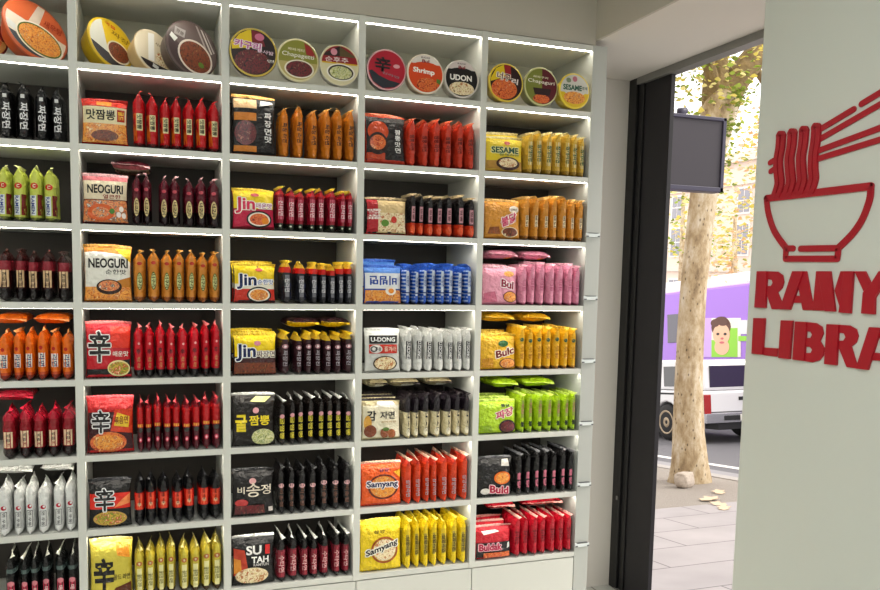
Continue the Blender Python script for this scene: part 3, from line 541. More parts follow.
      flat=[(484, 512, 506), (518, 560, 506)], behind=2, bands=[(0, .06, '#5a0c18')],
      f=[('r', '#c81a2a', -.97, .55, .97, .98), ('r', '#161214', -.97, .0, .97, .52), ('p', '#f0e8e4', [(-.6, .78), (.3, .86), (.1, .92), (-.7, .9)]), ('o', '#b01840', 'Buldak', -.2, .38, 1.3, .22, 0, .035, '#f0b8c4'), ('r', 'fred', -.6, .04, .9, .2), ('p', '#e0dcd8', [(.75, .3), (.92, .34), (.9, .5), (.8, .48)])],
      e=[('t', '#7a0c1c', '\ubd88\ub2ed\ubcf6\uc74c\uba74', .0, .5, .34, 1.0, -90, .02), ('r', '#d83a40', .55, .1, .85, .85)]),
]

rnd = random.Random(11)
npack = 0
for ci, C in enumerate(CELLS):
    c, r = C['c'], C['r']
    z0 = shelf_top(r)
    ym = onY(0, 0).y
    base_y = 300
    X = lambda px, py: onY(px, py, 0.012).x
    Zt = lambda px, py: onY(px, py, 0.012).z
    xs = C['xs']; midy = C['yt'] + 30
    pitch = (X(xs[-1], midy) - X(xs[0], midy)) / (len(xs) - 1)
    T = C.get('T', min(0.048, pitch * 0.94))
    if 'fx' in C:
        x0, x1, yt = C['fx']; fw = X(x1, yt + 25) - X(x0, yt + 25); fh = Zt((x0 + x1) / 2, yt) - z0
    else:
        fw, fh = 0.155, None
    sh = Zt(xs[len(xs) // 2], C['yt']) - z0
    if fh is None: fh = sh
    hh = max(fh, sh) if 'h' not in C else C['h']
    P = Pouch(max(0.13, fw), hh, T, ci + 1)
    nm = 'packet_%s' % C['d'].replace(' ', '_')[:30]
    ms = {'pouch': P.mesh('pouch', C['body'], C.get('bands', []), [], C.get('e', []))}
    for q, fl in enumerate((0.015, -0.013, 0.009)): ms['top%d' % q] = P.seal('top_seal', True, C['seal'], fl, ci + q * 3.1)
    ms['bot'] = P.seal('bottom_seal', False, C.get('bseal', C.get('bands') and [b for b in C['bands'] if b[0] == 0] and [b for b in C['bands'] if b[0] == 0][0][2] or C['body']), 0.004, ci + .5)
    msf = ms
    if 'f' in C:
        PF = Pouch(max(0.13, fw), hh, 0.042, ci + 1)
        msf = dict(ms); msf['pouch'] = PF.mesh('pouch', C.get('fbody', C['body']), C.get('fbands', C.get('bands', []) if c == 0 else []), C['f'], [])
    grp = C['d']
    # the packet that faces the room
    ytop_back = 0.0
    if 'fx' in C:
        lean = R(-4)
        xc = (X(x0, yt + 25) + X(x1, yt + 25)) / 2
        xc = max(xc, (c - 1) * W + fw / 2 + .005)
        make_packet(msf, (xc, 0.026, z0), (lean, 0, R(rnd.uniform(-1, 1))), (fw / P.w, 1, fh / P.h),
                    'front-facing ' + C['fd'], None, ci)
        npack += 1
        for b in range(C.get('behind', 0)):
            make_packet(msf, (xc + rnd.uniform(-.004, .004), 0.026 + (b + 1) * 0.055, z0), (R(-4), 0, R(rnd.uniform(-1, 1))), (fw / P.w, 1, fh / P.h * (1.03 + .03 * b)),
                        '%s standing directly behind the %s' % ('packet' if b == 0 else 'rear packet', C['fd'].replace('packet', 'one', 1)), None, b)
            npack += 1
        if C.get('behindtilt'):
            make_packet(msf, (xc + (-0.004 if C['behindtilt'] == 1 else 0.006), 0.088, z0), (R(-5), 0, R(4 if C['behindtilt'] == 1 else -3)), (fw / P.w, 1, fh / P.h * (1.2 if C['behindtilt'] == 2 else 1.16)),
                        'taller packet rising behind the front-facing %s' % C['fd'].replace('packet', 'one', 1), None, 1)
            npack += 1
    n = len(xs); cl, cr = (c - 1) * W, c * W - DT
    XS = [X(px, midy) for px in xs]
    lo_, hi_ = XS[0], min(XS[-1], cr - T * .5 - .005)
    if 'fx' in C: lo_ = max(lo_, xc + fw / 2 + T * .5 + .0035)
    a_, b_ = XS[0], XS[-1]
    XS = [lo_ + (q - a_) * (hi_ - lo_) / (b_ - a_) for q in XS]
    for i, px in enumerate(xs):
        x = XS[i]
        s = sh / P.h * rnd.uniform(0.95, 1.03)
        gap = min([abs(XS[j] - x) for j in (i - 1, i + 1) if 0 <= j < n]); sy = min(1.0, gap * 0.91 / T)
        if c == 0: lab = '%s edge-on packet from the right among the %s' % (ORD[n - 1 - i], C['d'])
        else: lab = '%s edge-on packet from the left among the %s' % (ORD[i], C['d'])
        Yp = 0.002 + P.w / 2 + rnd.uniform(-.003, .005)
        make_packet(ms, (x, Yp, z0), (R(rnd.uniform(-0.8, 0.5)), R(rnd.uniform(-.4, .4)), R(-90 + rnd.uniform(-.4, .4))), (1, sy, s), lab, grp, i)
        npack += 1
    for j, (fx0, fx1, fy) in enumerate(C.get('flat', [])):
        # lies across the tops of the standing ones
        xa, xb = onY(fx0, fy, .1).x, onY(fx1, fy, .1).x
        zt = z0 + max(sh, fh) * 1.035
        xa, xb = max(xa, (c - 1) * W + .006), min(xb, c * W - DT - .006)
        make_packet(msf, ((xa + xb) / 2, 0.06 + P.h, zt), (R(90), 0, R(rnd.uniform(-1.5, 1.5))), ((xb - xa) / P.w * .95, 0.8, 1),
                    '%s packet lying flat on top of the %s' % (ORD[j] if len(C['flat']) > 1 else 'single', C['d']), None, 1)
        npack += 1
print('PACKETS', npack)
# ------------------------------------------------------------------ noodle bowls on the top shelf
def bowl(px, py_c, rad, yaw, elev, label, cup, lidc, art, yoff=0.05, roll=0, grp=None):
    z0 = shelf_top(0)
    Yc = yoff
    c = onY(px, py_c, Yc)
    root = empty('noodle_bowl'); tag(root, label, 'noodle bowl', grp)
    dep = 0.075; rb = rad * .82 if elev < 8 else max(rad * 0.72, rad - dep * math.tan(R(elev)))
    mb = MB()
    prof = [(rad * 1.0, 0.0), (rad * 1.03, 0.001), (rad * 1.03, 0.005), (rad * .985, 0.008)]
    for i in range(1, 7):
        t = i / 6; prof.append((rad * .975 + (rb - rad * .975) * t ** 1.15, 0.008 + (dep - 0.012) * t))
    prof += [(rb * .93, dep), (rb * .85, dep), (rb * .82, dep - .004), (0.0, dep - .004)]
    mb.lathe(prof, plain('cup_' + cup.lstrip('#'), cup, 0.35), n=48)
    mb.build('cup', root)
    lm = MB()
    lm.lathe([(rad * 1.015, 0.0), (rad * 1.015, -0.0012), (rad * .96, -0.0016), (0.0, -0.0016)], foil_lid(lidc), n=48)
    tabs = [(rad * .97, 0, 0)]
    co, si = math.cos(R(roll)), math.sin(R(roll))
    art_mesh(lm, art, lambda u, v, off: ((u * co - v * si) * rad, -0.0022 - off, (u * si + v * co) * rad), [], [], 0.00025, lambda q: food('food_' + q, FOOD[q]) if q in FOOD else card(q))
    lm.build('lid', root, fixn=False)
    root.rotation_euler = (R(-elev), 0, R(yaw))
    # set down so that its lowest point touches the board
    M = root.rotation_euler.to_matrix(); low = 0
    for k in range(64):
        t = 2 * math.pi * k / 64
        for rr, h in ((rad * 1.03, 0.003), (rb, dep)):
            low = min(low, (M @ Vector((math.cos(t) * rr, h, math.sin(t) * rr))).z)
    ex = max(abs((M @ Vector((math.cos(t) * rad * 1.03, h, math.sin(t) * rad * 1.03))).x) for t in [k * .1 for k in range(63)] for h in (.002,))
    ci = int((c.x + W) // W) - 1
    if Yc > 0: c.x = min(c.x, (ci + 1) * W - DT - ex - .004)
    root.location = (c.x, Yc, z0 - low + .0012)
    return root


def foil_lid(h): return plain('lid_' + h.lstrip('#'), h, rough=0.3, spec=0.5, bump=(25, 0.15, 0.003))


G = 'noodle bowls on the top shelf'
bowl(-16, 38, .08, 40, 20, 'dark red noodle bowl cut by the left edge of the top shelf', '#7a1a1c', '#7a1a1c', [('h', '#c89050', 0, -1, .2), ('e', 'fred', .2, -.2, .5, .4)], .09, 0, G)
bowl(36, 25, .113, 40, 22, 'large orange noodle bowl with white band tilted beside the left-hand upright', '#c85a30', '#d8693c',
     [('h', '#eadfce', 0, -1, -.12), ('h', '#3a4048', 0, -1, .52), ('p', '#e0d0c0', [(-.35, -.1), (-.1, .95), (.12, .95), (.0, -.1)]), ('e', '#f0e8d8', .15, -.3, .76, .56), ('e', '#4a6a2c', .15, -.3, .7, .51), ('e', 'forange', .15, -.3, .66, .46), ('p', '#e4e4e0', [(-.9, -.2), (-.6, -.28), (-.6, -.5), (-.8, -.42)]), ('t', '#b03820', '\uc0c8\uc6b0\ud0d5', .45, .45, .6, .26)], .1, -24, G)
bowl(111, 34, .092, 42, 17, 'yellow noodle bowl tilted on its side, showing a yellow cup wall', '#d2ae1c', '#dcb922',
     [('h', '#d8d8cc', -1, -.3, .35), ('p', '#d8d8cc', [(-.75, .45), (-.5, .5), (.0, -.6), (-.3, -.8)]), ('h', '#1e1a24', -.1, -1, .5), ('e', '#e4d8c0', .35, -.2, .52, .46), ('e', 'fbrown', .35, -.2, .46, .4), ('t', '#8a6a10', '\uc9dc\uc7a5', .3, .5, .8, .22), ('t', '#c83a20', '\uad6d\ubb3c', -.2, .72, .5, .14)], .095, -24, G)
bowl(154, 41, .08, 38, 15, 'cream noodle bowl with pale shiny lid between yellow and grey-brown bowls', '#d2b684', '#dccfb2',
     [('p', '#f0eee8', [(-.5, .7), (-.2, .85), (.1, -.5), (-.2, -.6)]), ('t', '#6a4a28', '\uc0ac\ub9ac\uace0\ud0d5\uba74', .4, .45, .9, .16), ('e', 'fpale', .5, -.15, .4, .4), ('h', '#2a2224', .2, -1, .6), ('r', '#d0d0cc', .05, -.8, .35, -.62)], .1, -24, G)
bowl(196, 40, .1, 28, 11, 'grey-brown noodle bowl with striped lid beside the second upright', '#4a3c3a', '#5c4c4a',
     [('h', '#463638', 0, -1, .15), ('p', '#c8bfba', [(.02, .9), (.1, .9), (.75, .3), (.7, .25)]), ('p', '#b0a6a2', [(.2, .9), (.26, .88), (.82, .4), (.78, .34)]), ('p', '#a49a98', [(-.2, .9), (-.12, .92), (.6, .22), (.54, .18)]), ('e', '#d8cfc4', .2, -.25, .7, .62), ('e', 'fbrown', .2, -.25, .63, .55), ('e', '#5a7a2c', .5, -.4, .12, .1), ('p', '#9a9290', [(-.85, .35), (-.45, .45), (-.4, .15), (-.8, .05)]), ('t', '#4a3c3a', '\uc9ec\ubf55', -.62, .25, .3, .14), ('p', '#e0e0dc', [(-.9, .05), (-.62, -.02), (-.68, -.22), (-.92, -.12)])], .085, -26, G)
bowl(253.5, 53, .084, 3, 3, 'noodle bowl with black lid, yellow corner and pink lettering', '#2a1c18', '#c9b04a',
     [('h', '#241618', 0, -1, -.95), ('p', '#e8c81c', [(-.9, .3), (-.6, .7), (-.25, .9), (-.1, .93), (-.05, .2), (-.9, .05)]), ('p', '#7a1c28', [(-.08, .92), (.3, .88), (.5, .3), (-.05, .2)]), ('e', 'fdark', -.05, -.4, .75, .5), ('o', '#b8509a', '\uce74\uad6c\ub9ac', -.25, .28, 1.1, .32, -6, .02, '#f4e0ec'), ('t', '#e8c8d8', '\ud070\uc0ac\ubc1c', .5, .06, .7, .16, -6), ('e', '#d07090', .25, .66, .2, .15), ('t', '#e4e0dc', '\uba74', .72, -.3, .3, .12)], -.014, 0, G)
bowl(298, 59, .076, 2, 3, 'noodle bowl with olive lid, white lettering and dark noodle picture', '#c8c0a0', '#dcd4a8',
     [('h', '#8a8a34', 0, 1, -.2), ('p', '#9a2a28', [(.3, .85), (.6, .7), (.9, .2), (.4, .3)]), ('h', '#b8a868', 0, -1, .1), ('e', '#e8e0cc', .05, -.42, .72, .44), ('e', 'fdark', .05, -.42, .64, .38), ('t', '#f4efe0', 'Chapagetti', .0, .2, 1.55, .26, -3, .0055), ('t', '#f0e4c0', '\uc9dc\ud30c\uac8c\ud2f0', -.1, .48, .8, .14, -3)], -.006, 0, G)
bowl(339.5, 65, .073, 2, 3, 'noodle bowl with dark red upper lid and white lettering beside third upright', '#c8c4b8', '#d8cfa8',
     [('h', '#2a1a1a', 0, 1, .1), ('p', '#6a5a34', [(.05, .93), (.5, .8), (.6, .3), (.05, .35)]), ('p', '#8e1a24', [(-.93, .1), (.93, .1), (.8, .42), (-.8, .42)]), ('h', '#d8b020', 0, 1, .03, .92), ('h', '#8e1a24', 0, 1, .1), ('p', '#2a1a1a', [(-.75, .55), (.0, .93), (.0, .42), (-.82, .4)]), ('p', '#5a4a2c', [(.0, .93), (.78, .5), (.8, .42), (.0, .42)]), ('e', '#d890a0', -.3, .62, .17, .17), ('t', '#f4e4e4', '\uc21c\ud6c4\ucd94', -.15, .24, 1.2, .26, 0, .0055), ('e', '#ece8dc', .05, -.38, .74, .44), ('e', '#3a3028', .05, -.38, .66, .38), ('e', 'fgreen', .05, -.4, .58, .32)], -.014, 0, G)
bowl(386.6, 70, .0757, -3, 3, 'red noodle bowl with black Chinese character on its lid', '#2a2c34', '#d8a8ac',
     [('h', '#b0142e', 0, 1, -.95), ('p', '#262a34', [(-.92, -.1), (-.75, -.05), (-.4, -.3), (.1, -.5), (.7, -.62), (.4, -.84), (-.2, -.92), (-.7, -.62)]), ('o', '#141418', KANJI, -.2, .25, .8, .72, -4, .02, '#8a2030'), ('e', '#e0a0a8', .5, .2, .17, .1), ('t', '#8a8088', '\uc2e0\ub77c\uba74', .2, -.25, .9, .12, -14)], -.006, 0, G)
bowl(425.4, 74, .0742, 2, 3, 'orange noodle bowl with white lettering and white crown panel', '#d0b090', '#e0d8c8',
     [('h', '#d8481c', 0, 1, -.95), ('h', '#e4dcd4', 0, 1, .5), ('e', '#d8481c', 0, .36, .72, .24), ('e', 'fred', .1, -.55, .6, .35), ('t', '#fbf6ee', 'Shrimp', -.1, .1, 1.2, .34, -4, .035), ('t', '#8a1c28', 'Bul', .0, .64, .4, .17, 0, .03), ('p', '#5a7a30', [(.6, -.2), (.85, -.25), (.8, -.5), (.6, -.4)]), ('t', '#4a3438', 'BULDAK', 0, .82, .5, .08)], -.014, 0, G)
bowl(461.5, 78, .0715, 2, 3, 'black noodle bowl with large white capitals and white crown panel', '#b8b0a4', '#cfc8c0',
     [('h', '#171416', 0, 1, -.95), ('h', '#d8ccc8', 0, 1, .5), ('e', '#171416', 0, .36, .72, .24), ('e', 'fpale', .0, -.52, .74, .36), ('t', '#f6f2ec', 'UDON', -.05, .06, 1.3, .32, 0, .035), ('t', '#8a1c28', 'Bul', .0, .62, .4, .17, 0, .03), ('t', '#4a3438', 'BULDAK', 0, .82, .5, .08)], -.006, 0, G)
bowl(506, 82, .0745, 2, 3, 'noodle bowl with yellow and black lid over dark red noodles', '#c8a830', '#dcc440',
     [('h', '#2a1418', 0, 1, -.95), ('p', '#e0c01c', [(-.92, .15), (-.6, .7), (-.15, .93), (-.05, .3), (-.9, .0)]), ('p', '#9a2028', [(-.12, .92), (.25, .9), (.3, .3), (-.05, .3)]), ('e', 'fred', -.12, -.35, .76, .54), ('o', '#6a3a30', '\ub108\uad6c', -.15, .3, .8, .4, -8, .02, '#f4ecdc'), ('t', '#f0e4e0', '\ub9ac', .5, .1, .4, .3, -8, .03)], -.014, 0, G)
bowl(541, 86, .076, 2, 3, 'noodle bowl with half green, half maroon lid', '#8a8a58', '#c8c890',
     [('h', '#7a8034', 0, 1, -.95), ('h', '#5a1420', 1, .0, .05), ('t', '#f4efe0', 'Chapaguri', .0, .22, 1.6, .24, -2, .0055), ('t', '#e8e0c0', '\uc9dc\ud30c\uad6c\ub9ac', -.05, .48, .9, .12, -2), ('e', 'fred', .0, -.66, .5, .24), ('p', '#2a1418', [(-.5, -.1), (.6, -.1), (.5, -.45), (-.4, -.45)])], -.006, 0, G)
bowl(574.5, 88, .0705, 2, 3, 'white and yellow noodle bowl with dark green capitals by the end panel', '#e0c01c', '#e8d040',
     [('h', '#d0cec4', 0, 1, -.95), ('h', '#dcb81c', 0, -1, .1), ('e', '#d0cec4', 0, .1, .8, .4), ('e', 'forange', -.02, -.4, .72, .36), ('t', '#10503c', 'SESAME', -.15, .18, 1.25, .32, 0, .04), ('t', '#10503c', '\ucc38\uae68', .66, .2, .34, .18), ('e', '#b86a7a', .0, .68, .16, .16), ('e', '#7a8a6a', -.42, .58, .16, .14)], -.014, 0, G)

# ------------------------------------------------------------------ shelving
WH = plain('white_laminate', '#d2d3cc', rough=0.42, spec=0.4)
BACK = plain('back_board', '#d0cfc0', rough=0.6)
LED = None
m, nt, b = newmat('led_strip'); b.inputs['Base Color'].default_value = (1, 1, 1, 1)
b.inputs['Emission Color'].default_value = (1.0, 0.93, 0.80, 1); b.inputs['Emission Strength'].default_value = 26.0
LED = m
unit = empty('shelving_unit', (1.0, 0.2, ZF)); tag(unit, 'tall white built-in shelving full of noodle packets, with lit shelves', 'shelving')
def part(mb, name, bevel=0.0012, par=unit):
    o = mb.build(name, None, bevel); o.parent = par; o.matrix_parent_inverse = par.matrix_world.inverted() if False else Matrix.Translation(-Vector(par.location)); return o
ZT, ZB = 4 * H + 0.012, -4 * H - 0.012
for k in range(-1, 4):
    x1 = k * W; q = MB(); q.box((x1 - DT, 0, ZB), (x1, DEPTH, ZT), WH); part(q, 'upright')
q = MB(); q.box((4 * W - DT, 0.0, ZF + 0.01), (4 * W + 0.041, 0.5, ZT + 0.0), plain('end_board', '#b4b7b2', 0.4)); end = part(q, 'end_panel')
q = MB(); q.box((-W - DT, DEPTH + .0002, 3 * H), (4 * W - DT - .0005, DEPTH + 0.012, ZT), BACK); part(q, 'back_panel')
q = MB(); q.box((-W - DT, DEPTH + .0002, ZB), (4 * W - DT - .0005, DEPTH + 0.012, 3 * H - .001), plain('shaded_back_board', '#403b37', 0.6)); part(q, 'back_panel')  # shade behind the lower packets is put into this darker board colour
for c in range(5):
    xa, xb = (c - 1) * W, c * W - DT
    for k in range(9):
        z = (4 - k) * H
        q = MB(); q.box((xa, 0.0015, z - 0.011), (xb, DEPTH, z + 0.011), WH); part(q, 'shelf', .0005)
        if k < 8:
            q = MB(); q.box((xa + 0.004, 0.008, z - 0.0115), (xb - 0.004, 0.020, z - 0.0111), LED); part(q, 'light_strip', 0)
CLIP = plain('clear_clip', '#dfe6e6', rough=0.12, spec=0.6); DARK = plain('dark_screw', '#55585c', 0.35, 0.3)
for py in (236, 299, 362, 424.5, 485.5, 546):
    xl = 584.5 - (py - 236) * .035
    a, bq = onY(xl, py, 0), onY(xl + 15, py, 0)
    q = MB(); q.box((a.x + .002, -0.010, a.z - .004), (bq.x - .004, -0.0005, a.z + .012), CLIP); cl = part(q, 'clear_clip')
    for x0, w0, z0 in ((a.x + .003, .012, 0), (bq.x - .014, .009, 0)):
        q = MB(); q.box((x0, -0.0115, a.z - .003), (x0 + w0, -0.0101, a.z + .002), DARK); q.build('screw', cl)
    q = MB(); q.box((a.x + .014, -0.011, a.z + .012), (bq.x - .012, -0.0004, a.z + .0145), DARK); q.build('clip_edge', cl)

cabnames = ['far left base cabinet below the shelves', 'second white base cabinet from the left below the shelves', 'third white base cabinet from the left below the shelves', 'fourth white base cabinet, below the yellow packets', 'white base cabinet in the right corner below the crimson packets']
for c in range(5):
    xa, xb = (c - 1) * W - DT / 2, c * W - DT / 2
    if c == 4: xb = 4 * W - DT - .001
    cab = empty('base_cabinet', ((xa + xb) / 2, 0.2, ZF)); tag(cab, cabnames[c], 'cabinet', 'base cabinets under the shelving')
    q = MB(); q.box((xa + .004, 0.022, ZF + 0.06), (xb - .004, DEPTH, ZB - .001), WH); q.box((xa + .03, 0.06, ZF), (xb - .03, DEPTH - .03, ZF + .06), WH); part(q, 'carcass', .001, cab)
    q = MB(); q.box((xa + .0018, 0.0005, ZF + 0.07), (xb - .0018, 0.02, ZB - .004), WH); part(q, 'door', .0012, cab)

# ------------------------------------------------------------------ shop shell
WALL = plain('wall_paint', '#cfd3cb', rough=0.75, bump=(90, 0.08, 0.002), spec=0.3)
WARM = plain('warm_grey_paint', '#bdb7ab', rough=0.75, bump=(90, 0.08, 0.002), spec=0.3)
CEILP = plain('ceiling_paint', '#d0cec6', rough=0.8)
CZ = 1.55
def setting(mb, name, bevel=0.0):
    o = mb.build(name, None, bevel); o['kind'] = 'structure'; return o
q = MB(); q.box((-2.2, 0.012, ZT + 0.004), (XB + .002, 0.7, CZ), WARM); q.box((-2.2, .40, ZF), (-W - DT - .002, .7, ZT + .004), WALL); q.box((-W - DT - .002, .53, ZF), (2.045, .7, ZT + .004), WALL); setting(q, 'wall_back')
YS = -0.995                                                     # far edge of the sign wall
SOF = 1.119
q = MB()
q.box((XB, -4.6, ZF), (XD + 0.09, YS, CZ), WALL)                 # wall with the sign
CREAM = plain('cream_reveal', '#dcd7cf', .7)
q.box((XB, YS, SOF), (XD + 0.09, 0.75, CZ), WARM); q.box((XB + .012, YS, SOF - .0006), (XD + .09, .556, SOF + .01), CREAM)                # above the opening
q.box((4 * W + .05, 0.555, ZF), (XD + 0.09, 0.75, SOF), CREAM)    # return beside the shelves
setting(q, 'wall_right', 0.002)
q = MB(); q.box((-2.3, -4.6, ZF), (-2.2, .7, CZ), WALL); setting(q, 'wall_left')
q = MB(); q.box((-2.3, -4.7, ZF), (XD + .09, -4.6, CZ), WALL); setting(q, 'wall_front')
q = MB(); q.box((-2.3, -4.7, CZ), (XD + .09, .75, CZ + .1), CEILP); setting(q, 'ceiling')
m, nt, b = newmat('floor_tile'); tc = nt.nodes.new('ShaderNodeTexCoord'); br = nt.nodes.new('ShaderNodeTexBrick')
br.offset = 0; br.inputs['Scale'].default_value = 1.0; br.inputs['Brick Width'].default_value = .6; br.inputs['Row Height'].default_value = .6; br.inputs['Mortar Size'].default_value = .004
br.inputs['Color1'].default_value = lin('#d6d6d0'); br.inputs['Color2'].default_value = lin('#d2d2cc'); br.inputs['Mortar'].default_value = lin('#8a867c')
nt.links.new(tc.outputs['Object'], br.inputs['Vector']); nt.links.new(br.outputs['Color'], b.inputs['Base Color']); b.inputs['Roughness'].default_value = .35
q = MB(); q.box((-2.3, -4.7, ZF - .1), (XD + .09, .75, ZF), m); setting(q, 'floor')

# shop door: black post, dark leaf slid aside, grey head rail
BLK = plain('black_frame', '#070709', rough=0.45); CHAR = plain('charcoal_panel', '#17151a', rough=0.4, spec=0.35); RAIL = plain('grey_metal', '#8b8a85', rough=0.4, metal=0.4)
door = empty('door_1', (XD, 0.3, ZF)); door['kind'] = 'structure'
q = MB(); q.box((2.503, 0.485, ZF), (2.545, 0.553, SOF), BLK); q.box((2.515, 0.44, ZF), (2.54, 0.485, SOF - .02), BLK); part(q, 'door_post', .002, door)
q = MB(); q.box((2.522, 0.228, ZF + .012), (2.546, 0.438, SOF - .03), CHAR); part(q, 'door_leaf', .002, door)
q = MB(); q.box((2.50, YS + .01, SOF - .034), (2.56, .484, SOF - .0005), RAIL); part(q, 'head_rail', .002, door)
q = MB(); q.box((2.50, YS + .01, ZF), (2.57, .5, ZF + .008), RAIL); part(q, 'door_sill', .002, door)
q = MB(); q.box((2.499, .5, -1.02), (2.503, .512, -1.0), RAIL); part(q, 'latch_pin', 0, door)

# ------------------------------------------------------------------ red sign on the right-hand wall
RED = plain('red_acrylic', '#a80b20', rough=0.4, spec=0.45)
SX = XB - 0.02
def sp(x, y, sc, ox, oy, d=0.005):
    p = onX(ox + x / sc, oy + y / sc, XB - d); return (p.y, p.z)
def slab(mb, poly, d):
    """flat piece standing d off the wall; poly in wall coordinates (y, z)"""
    n = len(poly); bm = bmesh.new()
    fr = [bm.verts.new((XB - d, y, z)) for y, z in poly]; bk = [bm.verts.new((XB - .0004, y, z)) for y, z in poly]
    bm.faces.new(fr); bm.faces.new(bk[::-1])
    for i in range(n): bm.faces.new((fr[i], fr[(i + 1) % n], bk[(i + 1) % n], bk[i]))
    bmesh.ops.recalc_face_normals(bm, faces=bm.faces); bmesh.ops.triangulate(bm, faces=[f for f in bm.faces if len(f.verts) > 4])
    bm.verts.index_update(); mb.add([v.co[:] for v in bm.verts], [tuple(v.index for v in f.verts) for f in bm.faces], RED); bm.free()


LET = [
 ('R', 'red capital R starting the upper word of the wall sign', [([(62, 55), (110, 55), (103, 236), (50, 234)], .0095), ([(108, 55), (160, 57), (184, 74), (190, 108), (182, 138), (160, 160), (188, 228), (176, 242), (130, 242), (112, 190), (105, 160), (106, 128), (126, 127), (134, 112), (130, 98), (107, 94)], .005)]),
 ('A', 'red capital A in the upper word, touching the first R', [([(236, 55), (290, 55), (224, 245), (174, 243)], .0095), ([(268, 55), (302, 55), (338, 247), (282, 247), (258, 120)], .005), ([(250, 176), (272, 176), (278, 211), (236, 211)], .005)]),
 ('M', 'red capital M in the upper word, with four broad strokes', [([(348, 55), (385, 55), (392, 250), (330, 248)], .005), ([(362, 55), (422, 55), (446, 254), (396, 252)], .0095), ([(468, 55), (506, 55), (468, 244), (438, 150)], .005), ([(492, 55), (536, 55), (522, 263), (464, 259)], .0095)]),
 ('Y', 'red capital Y ending the visible upper word of the wall sign', [([(536, 55), (592, 55), (622, 118), (600, 168), (584, 160)], .005), ([(584, 160), (622, 118), (662, 55), (722, 55), (642, 186), (640, 268), (575, 263)], .0095)]),
 ('L', 'red capital L starting the lower word of the wall sign', [([(45, 285), (100, 286), (88, 466), (36, 461)], .0095), ([(92, 430), (160, 435), (156, 476), (88, 468)], .005)]),
 ('I', 'red capital I second in the lower word', [([(180, 296), (237, 298), (222, 488), (167, 482)], .0095)]),
 ('B', 'red capital B in the middle of the lower word', [([(250, 302), (306, 305), (293, 497), (237, 490)], .0095), ([(305, 305), (350, 310), (378, 328), (385, 362), (368, 398), (388, 432), (384, 470), (365, 494), (330, 504), (292, 498), (295, 457), (321, 457), (328, 441), (318, 428), (297, 427), (299, 383), (320, 383), (328, 367), (320, 353), (302, 351)], .005)]),
 ('R', 'red capital R in the lower word, right of the B', [([(405, 315), (463, 318), (452, 518), (393, 512)], .0095), ([(462, 318), (515, 322), (546, 340), (556, 374), (546, 406), (522, 426), (552, 524), (548, 534), (498, 527), (458, 430), (460, 396), (482, 396), (492, 379), (485, 362), (461, 358)], .005)]),
 ('A', 'red capital A cut by the right edge in the lower word', [([(614, 330), (672, 333), (606, 541), (548, 534)], .0095), ([(655, 333), (702, 336), (750, 556), (682, 549)], .005), ([(632, 455), (700, 462), (706, 500), (620, 493)], .005)]),
]
def anchor(o):
    """move the origin of a wall-mounted mesh to its own middle"""
    me = o.data; c = sum((Vector(v.co) for v in me.vertices), Vector()) / len(me.vertices)
    me.transform(Matrix.Translation(-c)); o.location = c
for ch, lab, pcs in LET:
    q = MB()
    for poly, d in pcs: slab(q, [sp(x, y, 4.918, 745, 260) for x, y in poly], d)
    o = q.build('sign_letter', None, .0012); anchor(o); tag(o, lab, 'sign letter', 'red letters of the wall sign')

logo = empty('bowl_logo', (XB - .005, -1.2, .3)); tag(logo, 'red noodle bowl emblem with chopsticks on the right wall', 'sign')
def stroke(mb, pts, w, d, closed=False):
    """a flat bar of width w (metres) along wall points with round ends"""
    P = [Vector(p) for p in pts]
    for i in range(len(P) - 1):
        a, b_ = P[i], P[i + 1]; t = (b_ - a).normalized(); n = Vector((-t.y, t.x)) * w / 2
        slab(mb, [tuple(a + n), tuple(a - n), tuple(b_ - n), tuple(b_ + n)], d)
    for p in P:
        slab(mb, [(p.x + w / 2 * math.cos(2 * math.pi * k / 14), p.y + w / 2 * math.sin(2 * math.pi * k / 14)) for k in range(14)], d - .0002)
L2 = lambda pts: [sp(x, y, 3.28, 755, 85) for x, y in pts]
def smooth(pts, n=6):
    out = []
    for i in range(len(pts) - 1):
        p0 = Vector(pts[max(i - 1, 0)]); p1 = Vector(pts[i]); p2 = Vector(pts[i + 1]); p3 = Vector(pts[min(i + 2, len(pts) - 1)])
        for k in range(n):
            t = k / n
            out.append(tuple(0.5 * ((2 * p1) + (p2 - p0) * t + (2 * p0 - 5 * p1 + 4 * p2 - p3) * t * t + (3 * p1 - p0 - 3 * p2 + p3) * t ** 3)))
    out.append(tuple(pts[-1])); return out
q = MB(); stroke(q, L2([(36, 372), (378, 332)]), .021, .0055)
stroke(q, L2(smooth([(378, 332), (374, 375), (350, 440), (316, 490), (272, 534)])), .02, .0055)
stroke(q, L2(smooth([(36, 372), (42, 420), (62, 480), (98, 532)])), .02, .0055); part(q, 'bowl_outline', .001, logo)
q = MB(); stroke(q, L2([(148, 537), (272, 535), (268, 570), (98, 570), (100, 536), (123, 536)]), .018, .0055); part(q, 'bowl_foot', .001, logo)
L3 = lambda pts: [sp(x, y, 6.55, 755, 110, .006) for x, y in pts]
